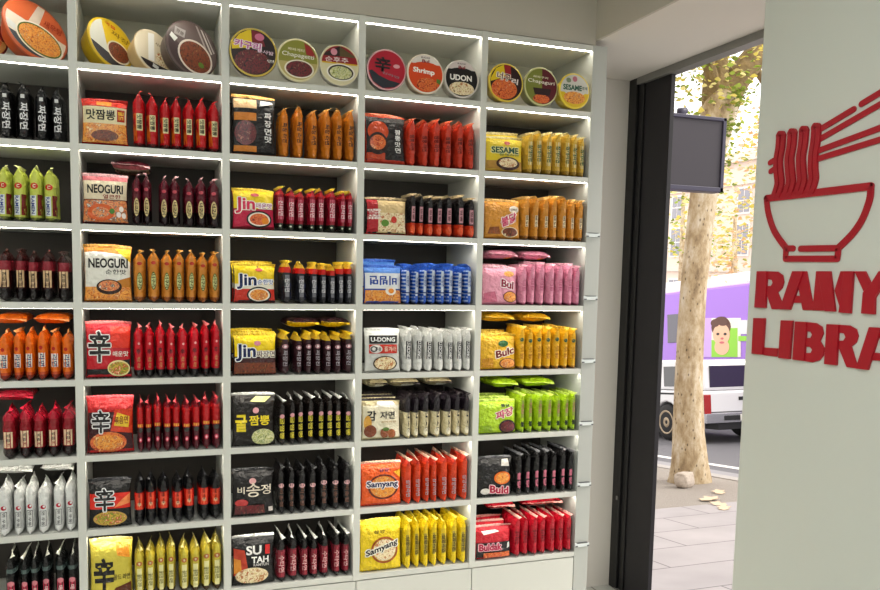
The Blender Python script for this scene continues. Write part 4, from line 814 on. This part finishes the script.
for tx, ty, bx in ((166, 168, 120), (240, 152, 194), (316, 136, 268), (397, 116, 343)):
    q = MB(); bot = 566 - (bx - 110) * .13
    def leg(x0, xb, wv):
        h = bot - ty
        return [(x0, ty), (x0 - 6, ty + h * .2), (x0 - 20, ty + h * .42), (xb + 10, ty + h * .64), (xb + 14, ty + h * .8), (xb - 10, ty + h)]
    stroke(q, L3(smooth(leg(tx - 16, bx + 4, 0), 5)), .0152, .006)
    stroke(q, L3(smooth(leg(tx + 18, bx + 40, 0), 5)), .0152, .0075)
    stroke(q, L3([(tx - 16, ty), (tx - 9, ty - 13), (tx + 11, ty - 13), (tx + 18, ty)]), .0165, .0068)
    part(q, 'noodle_loop', 0, logo)
q = MB(); stroke(q, L3([(118, 330), (94, 345)]), .016, .0055); stroke(q, L3([(124, 385), (98, 402)]), .016, .0055); part(q, 'noodle_end', 0, logo)
q = MB(); stroke(q, L2([(212, 145), (322, 79)]), .0165, .0050); stroke(q, L2([(347, 62), (470, -12)]), .0165, .0050); stroke(q, L2([(206, 180), (470, 28)]), .0165, .0050); part(q, 'chopstick', .001, logo)
q = MB(); stroke(q, L2([(204, 216), (470, 118)]), .0165, .0050); stroke(q, L2([(204, 242), (470, 160)]), .0165, .0050); part(q, 'chopstick', .001, logo)
# ------------------------------------------------------------------ street
def gz(Y, d=0.0): return ground_z(Y) + d
def strip(mb, x0, x1, y0, y1, d, mat, thick=0.12):
    ys = [y for y in ([y0, 0.3, y1] if y0 < 0.3 < y1 else [y0, y1])]
    for a, b_ in zip(ys, ys[1:]):
        mb.add([(x0, a, gz(a, d)), (x1, a, gz(a, d)), (x1, b_, gz(b_, d)), (x0, b_, gz(b_, d)), (x0, a, gz(a, d - thick)), (x1, a, gz(a, d - thick)), (x1, b_, gz(b_, d - thick)), (x0, b_, gz(b_, d - thick))],
               [(0, 1, 2, 3), (7, 6, 5, 4), (0, 4, 5, 1), (1, 5, 6, 2), (2, 6, 7, 3), (3, 7, 4, 0)], mat)


m, nt, b = newmat('bluestone_paving'); tc = nt.nodes.new('ShaderNodeTexCoord'); br = nt.nodes.new('ShaderNodeTexBrick'); nz = nt.nodes.new('ShaderNodeTexNoise')
mp = nt.nodes.new('ShaderNodeMapping'); mp.inputs['Rotation'].default_value = (0, 0, 0)
br.offset = .5; br.inputs['Scale'].default_value = 1.0; br.inputs['Brick Width'].default_value = .9; br.inputs['Row Height'].default_value = .45; br.inputs['Mortar Size'].default_value = .006; br.inputs['Bias'].default_value = 0
br.inputs['Color1'].default_value = lin('#b4aeb0'); br.inputs['Color2'].default_value = lin('#a9a4a7'); br.inputs['Mortar'].default_value = lin('#6e6a6c')
nz.inputs['Scale'].default_value = 3.0; nz.inputs['Detail'].default_value = 6
mx = nt.nodes.new('ShaderNodeMix'); mx.data_type = 'RGBA'; mx.blend_type = 'MULTIPLY'; mx.inputs[0].default_value = .35
nt.links.new(tc.outputs['Object'], mp.inputs[0]); nt.links.new(mp.outputs[0], br.inputs['Vector']); nt.links.new(tc.outputs['Object'], nz.inputs['Vector'])
nt.links.new(br.outputs['Color'], mx.inputs[6]); nt.links.new(nz.outputs['Fac'], mx.inputs[7]); nt.links.new(mx.outputs[2], b.inputs['Base Color']); b.inputs['Roughness'].default_value = .6
PAVE = m
GRAV = plain('gravel_mix', '#a39b93', 0.9, bump=(120, 1.0, .02), var=.45)
ASPH = plain('asphalt', '#67666a', 0.85, bump=(140, .6, .01), var=.15)
KERB = plain('kerb_stone', '#a5a09c', 0.8, var=.15)
LINE = plain('road_paint', '#e4e2de', 0.7)
KX = 5.95
q = MB(); strip(q, XD + .09, 3.6, -8, 30, 0, PAVE); strip(q, 3.6, KX, -8, 2.62, 0, PAVE); strip(q, 3.6, KX, 9, 30, 0, PAVE); o = setting(q, 'pavement')
q = MB(); strip(q, 3.6, KX, 2.62, 9, -.004, GRAV); o = setting(q, 'tree_bed')
q = MB(); strip(q, KX, KX + .16, -8, 40, .004, KERB, .2); setting(q, 'kerb')
q = MB(); strip(q, KX + .16, 24, -8, 40, -.13, ASPH, .1); setting(q, 'road')
q = MB(); strip(q, KX + 1.3, KX + 1.43, -8, 40, -.126, LINE, .003); setting(q, 'road_line')
q = MB(); strip(q, KX + .161, KX + 1.0, -8, 40, -.124, plain('gutter_stone', '#8f8d90', .8, var=.1), .005); setting(q, 'road_gutter')

# plane tree
BARK = None
m, nt, b = newmat('plane_tree_bark'); tc = nt.nodes.new('ShaderNodeTexCoord'); v = nt.nodes.new('ShaderNodeTexNoise'); v2 = nt.nodes.new('ShaderNodeTexVoronoi'); r1 = nt.nodes.new('ShaderNodeValToRGB')
mp = nt.nodes.new('ShaderNodeMapping'); mp.inputs['Scale'].default_value = (1, 1, .45)
v.inputs['Scale'].default_value = 9; v.inputs['Detail'].default_value = 8; v.inputs['Roughness'].default_value = .7
e = r1.color_ramp.elements; e[0].position = .3; e[0].color = lin('#7c6850'); e[1].position = .68; e[1].color = lin('#dcd3c4'); k_ = e.new(.45); k_.color = lin('#b09a78'); k_ = e.new(.56); k_.color = lin('#c8b89c')
nt.links.new(tc.outputs['Object'], mp.inputs[0]); nt.links.new(mp.outputs[0], v.inputs['Vector']); nt.links.new(v.outputs['Fac'], r1.inputs['Fac']); nt.links.new(r1.outputs['Color'], b.inputs['Base Color'])
bp = nt.nodes.new('ShaderNodeBump'); bp.inputs['Strength'].default_value = .8; bp.inputs['Distance'].default_value = .02; nt.links.new(v.outputs['Fac'], bp.inputs['Height']); nt.links.new(bp.outputs['Normal'], b.inputs['Normal']); b.inputs['Roughness'].default_value = .85
vo = nt.nodes.new('ShaderNodeTexVoronoi'); vo.inputs['Scale'].default_value = 16; mp2 = nt.nodes.new('ShaderNodeMapping'); mp2.inputs['Scale'].default_value = (1.4, 1.4, .7)
nt.links.new(tc.outputs['Object'], mp2.inputs[0]); nt.links.new(mp2.outputs[0], vo.inputs['Vector'])
r2 = nt.nodes.new('ShaderNodeValToRGB'); r2.color_ramp.elements[0].position = .1; r2.color_ramp.elements[0].color = lin('#4a3a2a'); r2.color_ramp.elements[1].position = .2; r2.color_ramp.elements[1].color = (1, 1, 1, 1)
mx = nt.nodes.new('ShaderNodeMix'); mx.data_type = 'RGBA'; mx.blend_type = 'MULTIPLY'; mx.inputs[0].default_value = .8
nt.links.new(vo.outputs['Distance'], r2.inputs['Fac']); nt.links.new(r1.outputs['Color'], mx.inputs[6]); nt.links.new(r2.outputs['Color'], mx.inputs[7]); nt.links.new(mx.outputs[2], b.inputs['Base Color'])
BARK = m
TX, TY = 5.49, 3.84; tz = gz(TY)
tree = empty('street_tree', (TX, TY, tz)); tag(tree, 'plane tree with pale blotched bark standing by the kerb outside the door', 'tree')
q = MB()
prof = [(-.1, .32, 0), (.05, .29, .01), (.2, .258, 0), (.5, .225, -.03), (1.0, .20, -.06), (1.5, .19, -.075), (2.0, .182, -.06), (2.5, .18, -.03), (2.95, .18, .0), (3.4, .19, .06), (3.8, .21, .13), (3.95, .2, .18)]
q.tube([(TX + dx, TY, tz + h) for h, r_, dx in prof], [r_ * (.72 if h < 3 else .8) for h, r_, dx in prof], BARK, 22, True, .22); part(q, 'trunk', 0, tree)
MOSS = plain('mossy_bark', '#84704c', .95, bump=(14, 1.0, .03), var=.6)
def branch(pts, rr):
    q = MB(); q.tube(smooth3(pts), [rr[0] + (rr[1] - rr[0]) * i / (len(smooth3(pts)) - 1) for i in range(len(smooth3(pts)))], MOSS, 12, True, .25); part(q, 'branch', 0, tree)
def smooth3(pts, n=5):
    out = []
    for i in range(len(pts) - 1):
        p0, p1, p2, p3 = (Vector(pts[max(0, min(len(pts) - 1, i + k))]) for k in (-1, 0, 1, 2))
        for k in range(n):
            t = k / n; out.append(0.5 * ((2 * p1) + (p2 - p0) * t + (2 * p0 - 5 * p1 + 4 * p2 - p3) * t * t + (3 * p1 - p0 - 3 * p2 + p3) * t ** 3))
    out.append(Vector(pts[-1])); return out
T_ = lambda dx, dy, h: (TX + dx, TY + dy, tz + h)
branch([T_(.14, 0, 3.75), T_(.32, .0, 4.1), T_(.6, -.05, 4.45), T_(1.0, -.1, 4.75), T_(1.7, -.1, 5.3)], (.15, .08))
branch([T_(.12, 0, 3.75), T_(.12, .05, 4.2), T_(.1, .1, 4.7), T_(-.1, .1, 5.4), T_(-.4, .2, 6.2)], (.15, .06))
branch([T_(.1, 0, 3.9), T_(-.12, -.1, 4.25), T_(-.5, -.2, 4.6), T_(-1.1, -.2, 5.0)], (.07, .03))
branch([T_(.55, -.05, 4.4), T_(.75, .2, 4.3), T_(1.1, .4, 4.1), T_(1.3, .5, 3.6)], (.05, .02))
rl = random.Random(5)
def leaves(par, name, centres, n, size, mats, rad):
    q = MB()
    for i in range(n):
        c = rl.choice(centres); d = Vector((rl.gauss(0, 1), rl.gauss(0, 1), rl.gauss(0, .8))) * rad
        p = Vector(c) + d; s = size * rl.uniform(.6, 1.3)
        M = Matrix.Rotation(rl.uniform(0, 6.28), 3, 'Z') @ Matrix.Rotation(rl.uniform(-1.2, 1.2), 3, 'X')
        pts = [(-.5, 0, 0), (-.2, .38, .06), (.15, .3, .04), (.55, 0, -.04), (.15, -.3, .04), (-.2, -.38, .06)]
        q.add([tuple(p + M @ (Vector(v_) * s)) for v_ in pts], [(0, 1, 2, 3, 4, 5)], rl.choice(mats))
    return part(q, name, 0, par)
def leafmat(n, h):
    m, nt, b = newmat(n); b.inputs['Base Color'].default_value = lin(h); b.inputs['Roughness'].default_value = .55
    b.inputs['Transmission Weight'].default_value = 0.0
    tr = nt.nodes.new('ShaderNodeBsdfTranslucent'); tr.inputs['Color'].default_value = lin(h); ms_ = nt.nodes.new('ShaderNodeMixShader'); ms_.inputs[0].default_value = .45
    nt.links.new(b.outputs[0], ms_.inputs[1]); nt.links.new(tr.outputs[0], ms_.inputs[2]); nt.links.new(ms_.outputs[0], nt.nodes['Material Output'].inputs['Surface']); return m
LG = [leafmat('leaf_green', '#9db04a'), leafmat('leaf_yellow', '#d8c862'), leafmat('leaf_olive', '#7c8c3c'), leafmat('leaf_gold', '#e4d890')]
LO = [leafmat('leaf_orange', '#e4b88a'), leafmat('leaf_pink', '#ecd0b8'), LG[1], LG[3]]
leaves(tree, 'foliage', [T_(-.35, .1, 4.3), T_(-.15, 0, 4.1), T_(-.5, .3, 4.0), T_(.1, .1, 4.6), T_(.25, -.2, 4.3), T_(-.2, .2, 4.8), T_(-.45, .5, 3.7), T_(.15, -.05, 4.0)], 1100, .06, LG, .22)
leaves(tree, 'foliage', [T_(1.1, .4, 3.5), T_(1.2, .5, 3.1), T_(1.0, .6, 2.8), T_(1.2, .5, 3.9), T_(.9, .4, 3.6), T_(1.15, .7, 2.5)], 700, .06, LG[:2] + LO + LO, .2)
# moss patches on the upper trunk
leaves(tree, 'moss', [T_(.1, -.2, 3.6), T_(.2, -.2, 3.9), T_(.06, -.19, 3.3)], 240, .05, [LG[2], LG[0]], .07)['kind'] = 'stuff'

# things lying round the tree
STONE = plain('pale_stone', '#b8aca0', .9, bump=(40, .6, .01), var=.2); TAN = plain('dry_leaf', '#d2bca2', .8)
def lump(name, x, y, dims, mat, label, cat, rz=0, seed=0, grp=None):
    bm = bmesh.new(); bmesh.ops.create_icosphere(bm, subdivisions=3, radius=1)
    for v_ in bm.verts:
        n_ = 1 + .25 * noise.noise(v_.co * 1.6 + Vector((seed, 0, 0))); c = v_.co * n_
        c = Vector([math.copysign(abs(k) ** .7, k) for k in c]); v_.co = Vector((c.x * dims[0] / 2, c.y * dims[1] / 2, c.z * dims[2] / 2 + dims[2] * .45))
    me = bpy.data.meshes.new(name); bm.to_mesh(me); bm.free(); me.materials.append(mat)
    o = link(name, me); o.location = (x, y, gz(y, -.004)); o.rotation_euler = (-math.atan(SLOPE), 0, rz); tag(o, label, cat, grp); return o
p = onG(685, 487); lump('stone', p.x, p.y, (.21, .16, .17), STONE, 'grey stone lump leaning at the foot of the tree trunk', 'stone', .4, 2)
def dryleaf(px, py, s, lab, k):
    p = onG(px, py); q = MB(); n = 9
    pts = [(-.5, 0), (-.25, .3), (0, .22), (.2, .4), (.35, .15), (.6, 0), (.3, -.2), (.15, -.4), (-.1, -.2), (-.3, -.3)]
    v = [(x * s, y * s, .012 + .35 * s * (y * y + .3 * x * x)) for x, y in pts] + [(x * s, y * s, .008 + .35 * s * (y * y + .3 * x * x)) for x, y in pts]; N = len(pts)
    q.add(v, [tuple(range(N)), tuple(range(N, 2 * N))[::-1]] + [(i, N + i, N + (i + 1) % N, (i + 1) % N) for i in range(N)], TAN)
    o = q.build('dry_leaf'); o.location = (p.x, p.y, gz(p.y, -.003)); o.rotation_euler = (-math.atan(SLOPE), 0, k); tag(o, lab, 'leaf', 'dry leaves under the tree')
dryleaf(709, 500, .22, 'broad tan dry leaf nearest the tree trunk on the gravel', .3)
dryleaf(719, 493, .16, 'small pale dry leaf farthest right on the gravel under the tree', 1.2)
dryleaf(719, 505, .14, 'small brown dry leaf at the edge of the paving slabs', 2.2)
dryleaf(724, 509, .15, 'pale dry leaf lying lowest, on the paving by the gravel', .9)

# white utility vehicle parked at the kerb
PAINT = plain('white_car_paint', '#d9d9dc', .25, coat=.6); GLS = plain('dark_car_glass', '#23262c', .06, spec=.9); BLKP = plain('black_plastic', '#1b1b1d', .6); TYRE = plain('tyre_rubber', '#1e1d1e', .8); ALLOY = plain('beige_wheel', '#a5937a', .4, .3); CHR = plain('steel_bumper', '#a8a8ae', .25, .8); TAIL = plain('red_lens', '#9c1a1c', .25); NUM = plain('number_plate', '#e6e4dc', .5)
CXn, CYr = 8.94, 8.03
car = empty('pickup_truck', (CXn + .88, CYr, gz(CYr, -.13))); car.rotation_euler = (-math.atan(SLOPE), 0, 0)
tag(car, 'white utility vehicle parked beyond the tree trunk, seen from behind', 'car')
def cpart(mb, name, bev=.01, par=None):
    o = mb.build(name, par or car, bev); return o
# local frame: x across (near side -.88), y forward from the tail, z up
def prism_x(mb, prof, x0, x1, mat, inset=0.0):
    n = len(prof); v = [(x0, y, z) for y, z in prof] + [(x1, y, z) for y, z in prof]
    mb.add(v, [tuple(range(n)), tuple(range(n, 2 * n))[::-1]] + [(i, n + i, n + (i + 1) % n, (i + 1) % n) for i in range(n)], mat)
def arch(yc, r=.37, z0=.3): return [(yc + r * math.cos(t), max(z0, .33 + r * math.sin(t))) for t in [math.pi * (1 - i / 8) for i in range(9)]]
low = [(.0, .42), (.0, .86), (.02, .9), (4.2, .92), (4.55, .86), (4.62, .7), (4.62, .32), (4.2, .3)] + arch(3.75)[::-1] + [(3.3, .3), (1.45, .3)] + arch(1.0)[::-1] + [(.58, .34), (.1, .36)]
q = MB(); prism_x(q, low, -.88, .88, PAINT); cpart(q, 'body', .03)
q = MB(); prism_x(q, [(.03, .9), (.1, 1.36), (.16, 1.43), (2.3, 1.46), (2.75, 1.40), (3.35, .92)], -.80, .80, PAINT); cpart(q, 'cabin', .05)
q = MB(); q.add([(-.68, -.012 + .045, .96), (.68, -.012 + .045, .96), (.64, .075, 1.33), (-.64, .075, 1.33), (-.68, .05, .96), (.68, .05, .96), (.64, .1, 1.33), (-.64, .1, 1.33)], [(0, 1, 2, 3), (7, 6, 5, 4), (0, 4, 5, 1), (1, 5, 6, 2), (2, 6, 7, 3), (3, 7, 4, 0)], GLS); cpart(q, 'rear_window', .004)
for s in (-1, 1):
    for nm, y0, y1, y2, y3 in (('side_window', .3, 1.15, 1.15, .34), ('door_window', 1.3, 2.15, 2.15, 1.3), ('door_window', 2.25, 3.0, 2.55, 2.25)):
        q = MB(); q.add([(s * .795, y0, .97), (s * .795, y1, .97), (s * .795, y2, 1.33), (s * .795, y3, 1.33), (s * .812, y0, .97), (s * .812, y1, .97), (s * .812, y2, 1.33), (s * .812, y3, 1.33)], [(0, 1, 2, 3), (7, 6, 5, 4), (0, 4, 5, 1), (1, 5, 6, 2), (2, 6, 7, 3), (3, 7, 4, 0)], GLS); cpart(q, nm, .004)
    q = MB(); q.box((s * .885, .35, .83), (s * .878, 4.2, .86), BLKP); cpart(q, 'side_moulding', 0)
    q = MB(); q.box((s * .84, -.02, .5), (s * .70, .04, .84), TAIL); cpart(q, 'tail_light', .01)
    for yc in (1.0, 3.75):
        q = MB(); q.lathe([(.0, -.1), (.24, -.1), (.31, -.08), (.33, -.04), (.33, .04), (.31, .08), (.24, .1), (0, .1)], TYRE, 'x', 32, (s * .79, yc, .33)); w = cpart(q, 'wheel', 0)
        q = MB(); q.lathe([(.0, s * .085), (.07, s * .115), (.09, s * .1), (.16, s * .09), (.2, s * .108), (.215, s * .108), (.215, s * .08)], ALLOY, 'x', 32, (s * .79, yc, .33)); o = q.build('rim', w)
q = MB(); q.box((-.86, -.09, .36), (.86, .0, .52), CHR); q.box((-.5, -.1, .4), (.5, -.09, .48), BLKP); cpart(q, 'rear_bumper', .015)
q = MB(); q.box((-.18, -.112, .385), (.2, -.1, .495), NUM); cpart(q, 'number_plate', .003)
q = MB(); q.box((-.12, -.018, .73), (.12, .002, .79), BLKP); cpart(q, 'tailgate_handle', .006)
q = MB(); q.box((-.7, -.006, .53), (.7, .002, .545), BLKP); cpart(q, 'tailgate_gap', 0)
q = MB(); q.box((-.6, -.05, .24), (.6, .3, .36), BLKP); cpart(q, 'tow_bar', .01)

# purple tram behind
PUR = plain('purple_vinyl', '#9a68d0', .35, coat=.3); TWH = plain('tram_white', '#dcdce0', .4); TGL = plain('tram_glass', '#4c4a58', .1, spec=.8)
SKIN = plain('printed_skin', '#e8b898', .5); HAIR = plain('printed_hair', '#5a3426', .5); PGRN = plain('printed_green', '#8fd03c', .5); PCRM = plain('printed_cream', '#ece6d8', .5); EYE = plain('printed_dark', '#2c2022', .5); LIP = plain('printed_pink', '#c8646a', .5); PVIO = plain('printed_violet', '#c8a4e4', .5)
XT = 12.3; Yt0, Yt1 = 3.0, 24.0
tram = empty('tram', (XT + 1.2, 12, gz(12, -.13))); tram.rotation_euler = (-math.atan(.105), 0, 0)
tag(tram, 'purple tram with a baby advertisement on its side, across the road', 'tram')
q = MB(); q.box((-1.2, -9, .35), (1.2, 11, 1.15), TWH); q.box((-1.2, -9, 1.15), (1.2, 11, 3.12), PUR); cpart(q, 'body', .06, tram)
q = MB(); q.box((-1.0, -8.6, 3.12), (1.0, 10.6, 3.2), TWH); 
for i in range(8): q.box((-.8, -8 + i * 2.3, 3.2), (.8, -6.4 + i * 2.3, 3.42), TWH)
cpart(q, 'roof_gear', .02, tram)
loc = lambda px, py: tram_inv @ onX(px, py, XT)
bpy.context.view_layer.update(); tram_inv = tram.matrix_world.inverted()
a = loc(668, 343); b2 = loc(688.5, 313)
for i in range(-4, 4):
    y0 = b2.y + i * 1.75
    if y0 < a.y and y0 + 1.4 > loc(735, 330).y and i != 0: continue
    q = MB(); q.box((-1.215, y0, a.z), (-1.19, y0 + (a.y - b2.y if i == 0 else 1.3), b2.z), TGL); cpart(q, 'window', .01, tram)
q = MB(); q.box((-1.22, -8.9, loc(700, 362).z - .9), (-1.2, 10.9, loc(700, 362).z - .82), TWH); cpart(q, 'skirt_trim', 0, tram)
# the advertisement
A0 = loc(741, 357); A1 = loc(704, 315); cw = (A1.y - A0.y)
def flat(mb, pts, d, mat):
    n = len(pts); v = [(-1.2 - d, y, z) for y, z in pts] + [(-1.2, y, z) for y, z in pts]
    mb.add(v, [tuple(range(n)), tuple(range(n, 2 * n))[::-1]] + [(i, n + i, n + (i + 1) % n, (i + 1) % n) for i in range(n)], mat)
def ell(px, py, rx, ry):
    c = loc(px, py); ex = abs(loc(px + rx, py).y - c.y); ez = abs(loc(px, py + ry).z - c.z)
    return [(c.y + ex * math.cos(2 * math.pi * k / 20), c.z + ez * math.sin(2 * math.pi * k / 20)) for k in range(20)]
def quad(x0, y0, x1, y1): return [(loc(x, y).y, loc(x, y).z) for x, y in ((x0, y0), (x1, y0), (x1, y1), (x0, y1))]
q = MB(); flat(q, quad(704, 318, 741, 357), .012, PCRM); flat(q, quad(704, 318, 712, 357), .014, PVIO); flat(q, quad(729, 328, 738, 357), .016, PGRN); flat(q, quad(712, 340, 732, 357), .0165, PGRN)
flat(q, quad(739, 320, 748, 334), .02, TWH); flat(q, quad(739, 336, 748, 341), .022, PGRN)
flat(q, ell(721.5, 327, 9.8, 10.5), .02, HAIR); flat(q, ell(722, 334.5, 8.6, 11), .024, SKIN); flat(q, ell(722.5, 347, 7.5, 8), .022, SKIN); flat(q, ell(716, 323, 4.5, 4), .026, HAIR); flat(q, ell(724, 322.5, 5, 3.4), .0265, HAIR)
flat(q, ell(718.8, 334, 1.5, 1.3), .028, EYE); flat(q, ell(726, 334, 1.5, 1.3), .028, EYE); flat(q, ell(723, 338.5, 1.5, 1.1), .028, LIP); flat(q, ell(722.8, 342.5, 2.5, 1.2), .028, LIP)
cpart(q, 'advertisement', 0, tram)

# masonry block across the street
BRK = plain('pale_brick', '#e4d0c2', .85, bump=(30, .2, .01), var=.08); TRIMW = plain('pale_trim', '#dcd0c4', .8); BGL = plain('window_glass', '#8f8e98', .12, spec=.7); BFR = plain('window_frame_paint', '#e8e2dc', .6)
XBD = 25.0
bld = empty('street_building', (XBD, 28, gz(28))); tag(bld, 'pale pink brick building with small windows across the street', 'building')
q = MB(); q.box((XBD, 8, -7), (XBD + 6, 60, 5.3), BRK); part(q, 'wall', 0, bld)
q = MB(); q.box((XBD - .25, 8, 5.3), (XBD + 6, 60, 5.7), TRIMW); part(q, 'cornice', 0, bld)
for z_ in (.45, 4.3):
    q = MB(); q.box((XBD - .12, 8, z_), (XBD + .05, 60, z_ + .22), TRIMW); part(q, 'ledge', 0, bld)
for i in range(-2, 4):
    y0 = onX(676.5, 240, XBD).y - i * 2.42
    for z0, z1 in ((1.15, 2.62), (3.0, 4.2), (-.9, .1)):
        q = MB(); q.box((XBD - .06, y0 - .45, z0), (XBD + .02, y0 + .45, z1), BFR); w = part(q, 'window_frame', 0, bld)
        q = MB()
        for yy in (-.37, .03):
            for zz in ((z0 + .08, (z0 + z1) / 2 - .03), ((z0 + z1) / 2 + .03, z1 - .08)): q.box((XBD - .075, y0 + yy, zz[0]), (XBD - .055, y0 + yy + .34, zz[1]), BGL)
        o = q.build('pane', w)
# trees further off, between the road and the building
def far_tree(x, y, h, r_, lab, mats, n):
    t = empty('street_tree', (x, y, gz(y, -.13))); tag(t, lab, 'tree')
    q = MB(); q.tube([(x, y, gz(y, -.3)), (x + .05, y, gz(y) + h * .4), (x, y + .1, gz(y) + h * .8)], [.16, .13, .05], BARK, 10); part(q, 'trunk', 0, t)
    cs = [(x + rl.uniform(-1, 1) * r_, y + rl.uniform(-1, 1) * r_, gz(y) + h * rl.uniform(.55, 1)) for _ in range(14)]
    leaves(t, 'foliage', cs, n, .16, mats, r_ * .3)
p = onX(741, 150, 17); far_tree(17, p.y, 7.2, 1.2, 'autumn tree with orange and yellow leaves in front of the brick building', LO, 450)
p = onX(690, 90, 18); far_tree(18, p.y, 9.6, 1.5, 'tree with thin yellow-green crown above the hanging sign box', LG, 700)

# blade sign outside
SGN = plain('sign_panel', '#322e37', .6); SFR = plain('sign_frame', '#38354a', .4, .1)
sg = empty('hanging_sign', (3.15, .85, .84)); tag(sg, 'blank grey square sign box hanging outside above the pavement', 'sign')
q = MB(); q.box((2.75, .86, .66), (3.33, .94, 1.04), SGN); part(q, 'panel', .003, sg)
q = MB()
for a_, b_ in (((2.74, .85, .635), (3.345, .95, .662)), ((2.74, .85, 1.035), (3.345, .95, 1.055)), ((3.322, .85, .635), (3.345, .95, 1.055)), ((2.735, .85, .635), (2.757, .95, 1.055))): q.box(a_, b_, SFR)
part(q, 'frame', .003, sg)
q = MB(); q.box((XD + .0895, .88, .8), (2.74, .92, .86), SFR); part(q, 'bracket', .003, sg)
q = MB(); q.tube([(3.06, .9, 1.05), (3.06, .9, 1.075), (3.1, .9, 1.085)], [.02, .025, .018], SFR, 10); part(q, 'cable_gland', 0, sg)
# outer face of the shop
q = MB(); q.box((XD + .0905, -6, ZF - .3), (XD + .10, YS - .02, 5), plain('facade_render', '#b8b2aa', .8)); q.box((XD + .0905, .6, ZF - 2), (XD + .10, 9, 5), plain('facade_render', '#b8b2aa', .8)); q.box((XD + .0905, YS - .02, SOF), (XD + .10, .6, 5), plain('facade_render', '#b8b2aa', .8)); setting(q, 'wall_facade')

# ------------------------------------------------------------------ light
world = bpy.data.worlds.new('overcast_sky'); scene.world = world; world.use_nodes = True
bg = world.node_tree.nodes['Background']; bg.inputs['Color'].default_value = (1.0, .96, .92, 1); bg.inputs['Strength'].default_value = 2.2
sd = bpy.data.lights.new('sun', 'SUN'); sd.energy = 2.2; sd.angle = R(18); sd.color = (1, .93, .84)
so = bpy.data.objects.new('sun', sd); COL.objects.link(so); so.rotation_euler = (R(50), 0, R(70))
def area(name, loc_, sx, sy, e, col=(1, .975, .93)):
    l = bpy.data.lights.new(name, 'AREA'); l.shape = 'RECTANGLE'; l.size = sx; l.size_y = sy; l.energy = e; l.color = col
    o = bpy.data.objects.new(name, l); COL.objects.link(o); o.location = loc_; return o
for x, y, e in ((0.3, -1.9, 12), (-1.2, -1.9, 12), (0.3, -3.2, 15.5), (-1.2, -3.2, 15.5), (0.3, -4.2, 11), (-1.4, -4.2, 11)):
    area('ceiling_lamp', (x, y, CZ - .02), 1.1, .3, e, (1, .99, .97))

vs = scene.view_settings; vs.view_transform = 'Standard'; vs.look = 'None'; vs.gamma = 1.0; vs.exposure = 0.04; vs.use_curve_mapping = False
scene.cycles.max_bounces = 8; scene.cycles.diffuse_bounces = 4; scene.cycles.glossy_bounces = 3; scene.cycles.transmission_bounces = 4
scene.cycles.use_denoising = True
scene.cycles.sample_clamp_indirect = 6.0
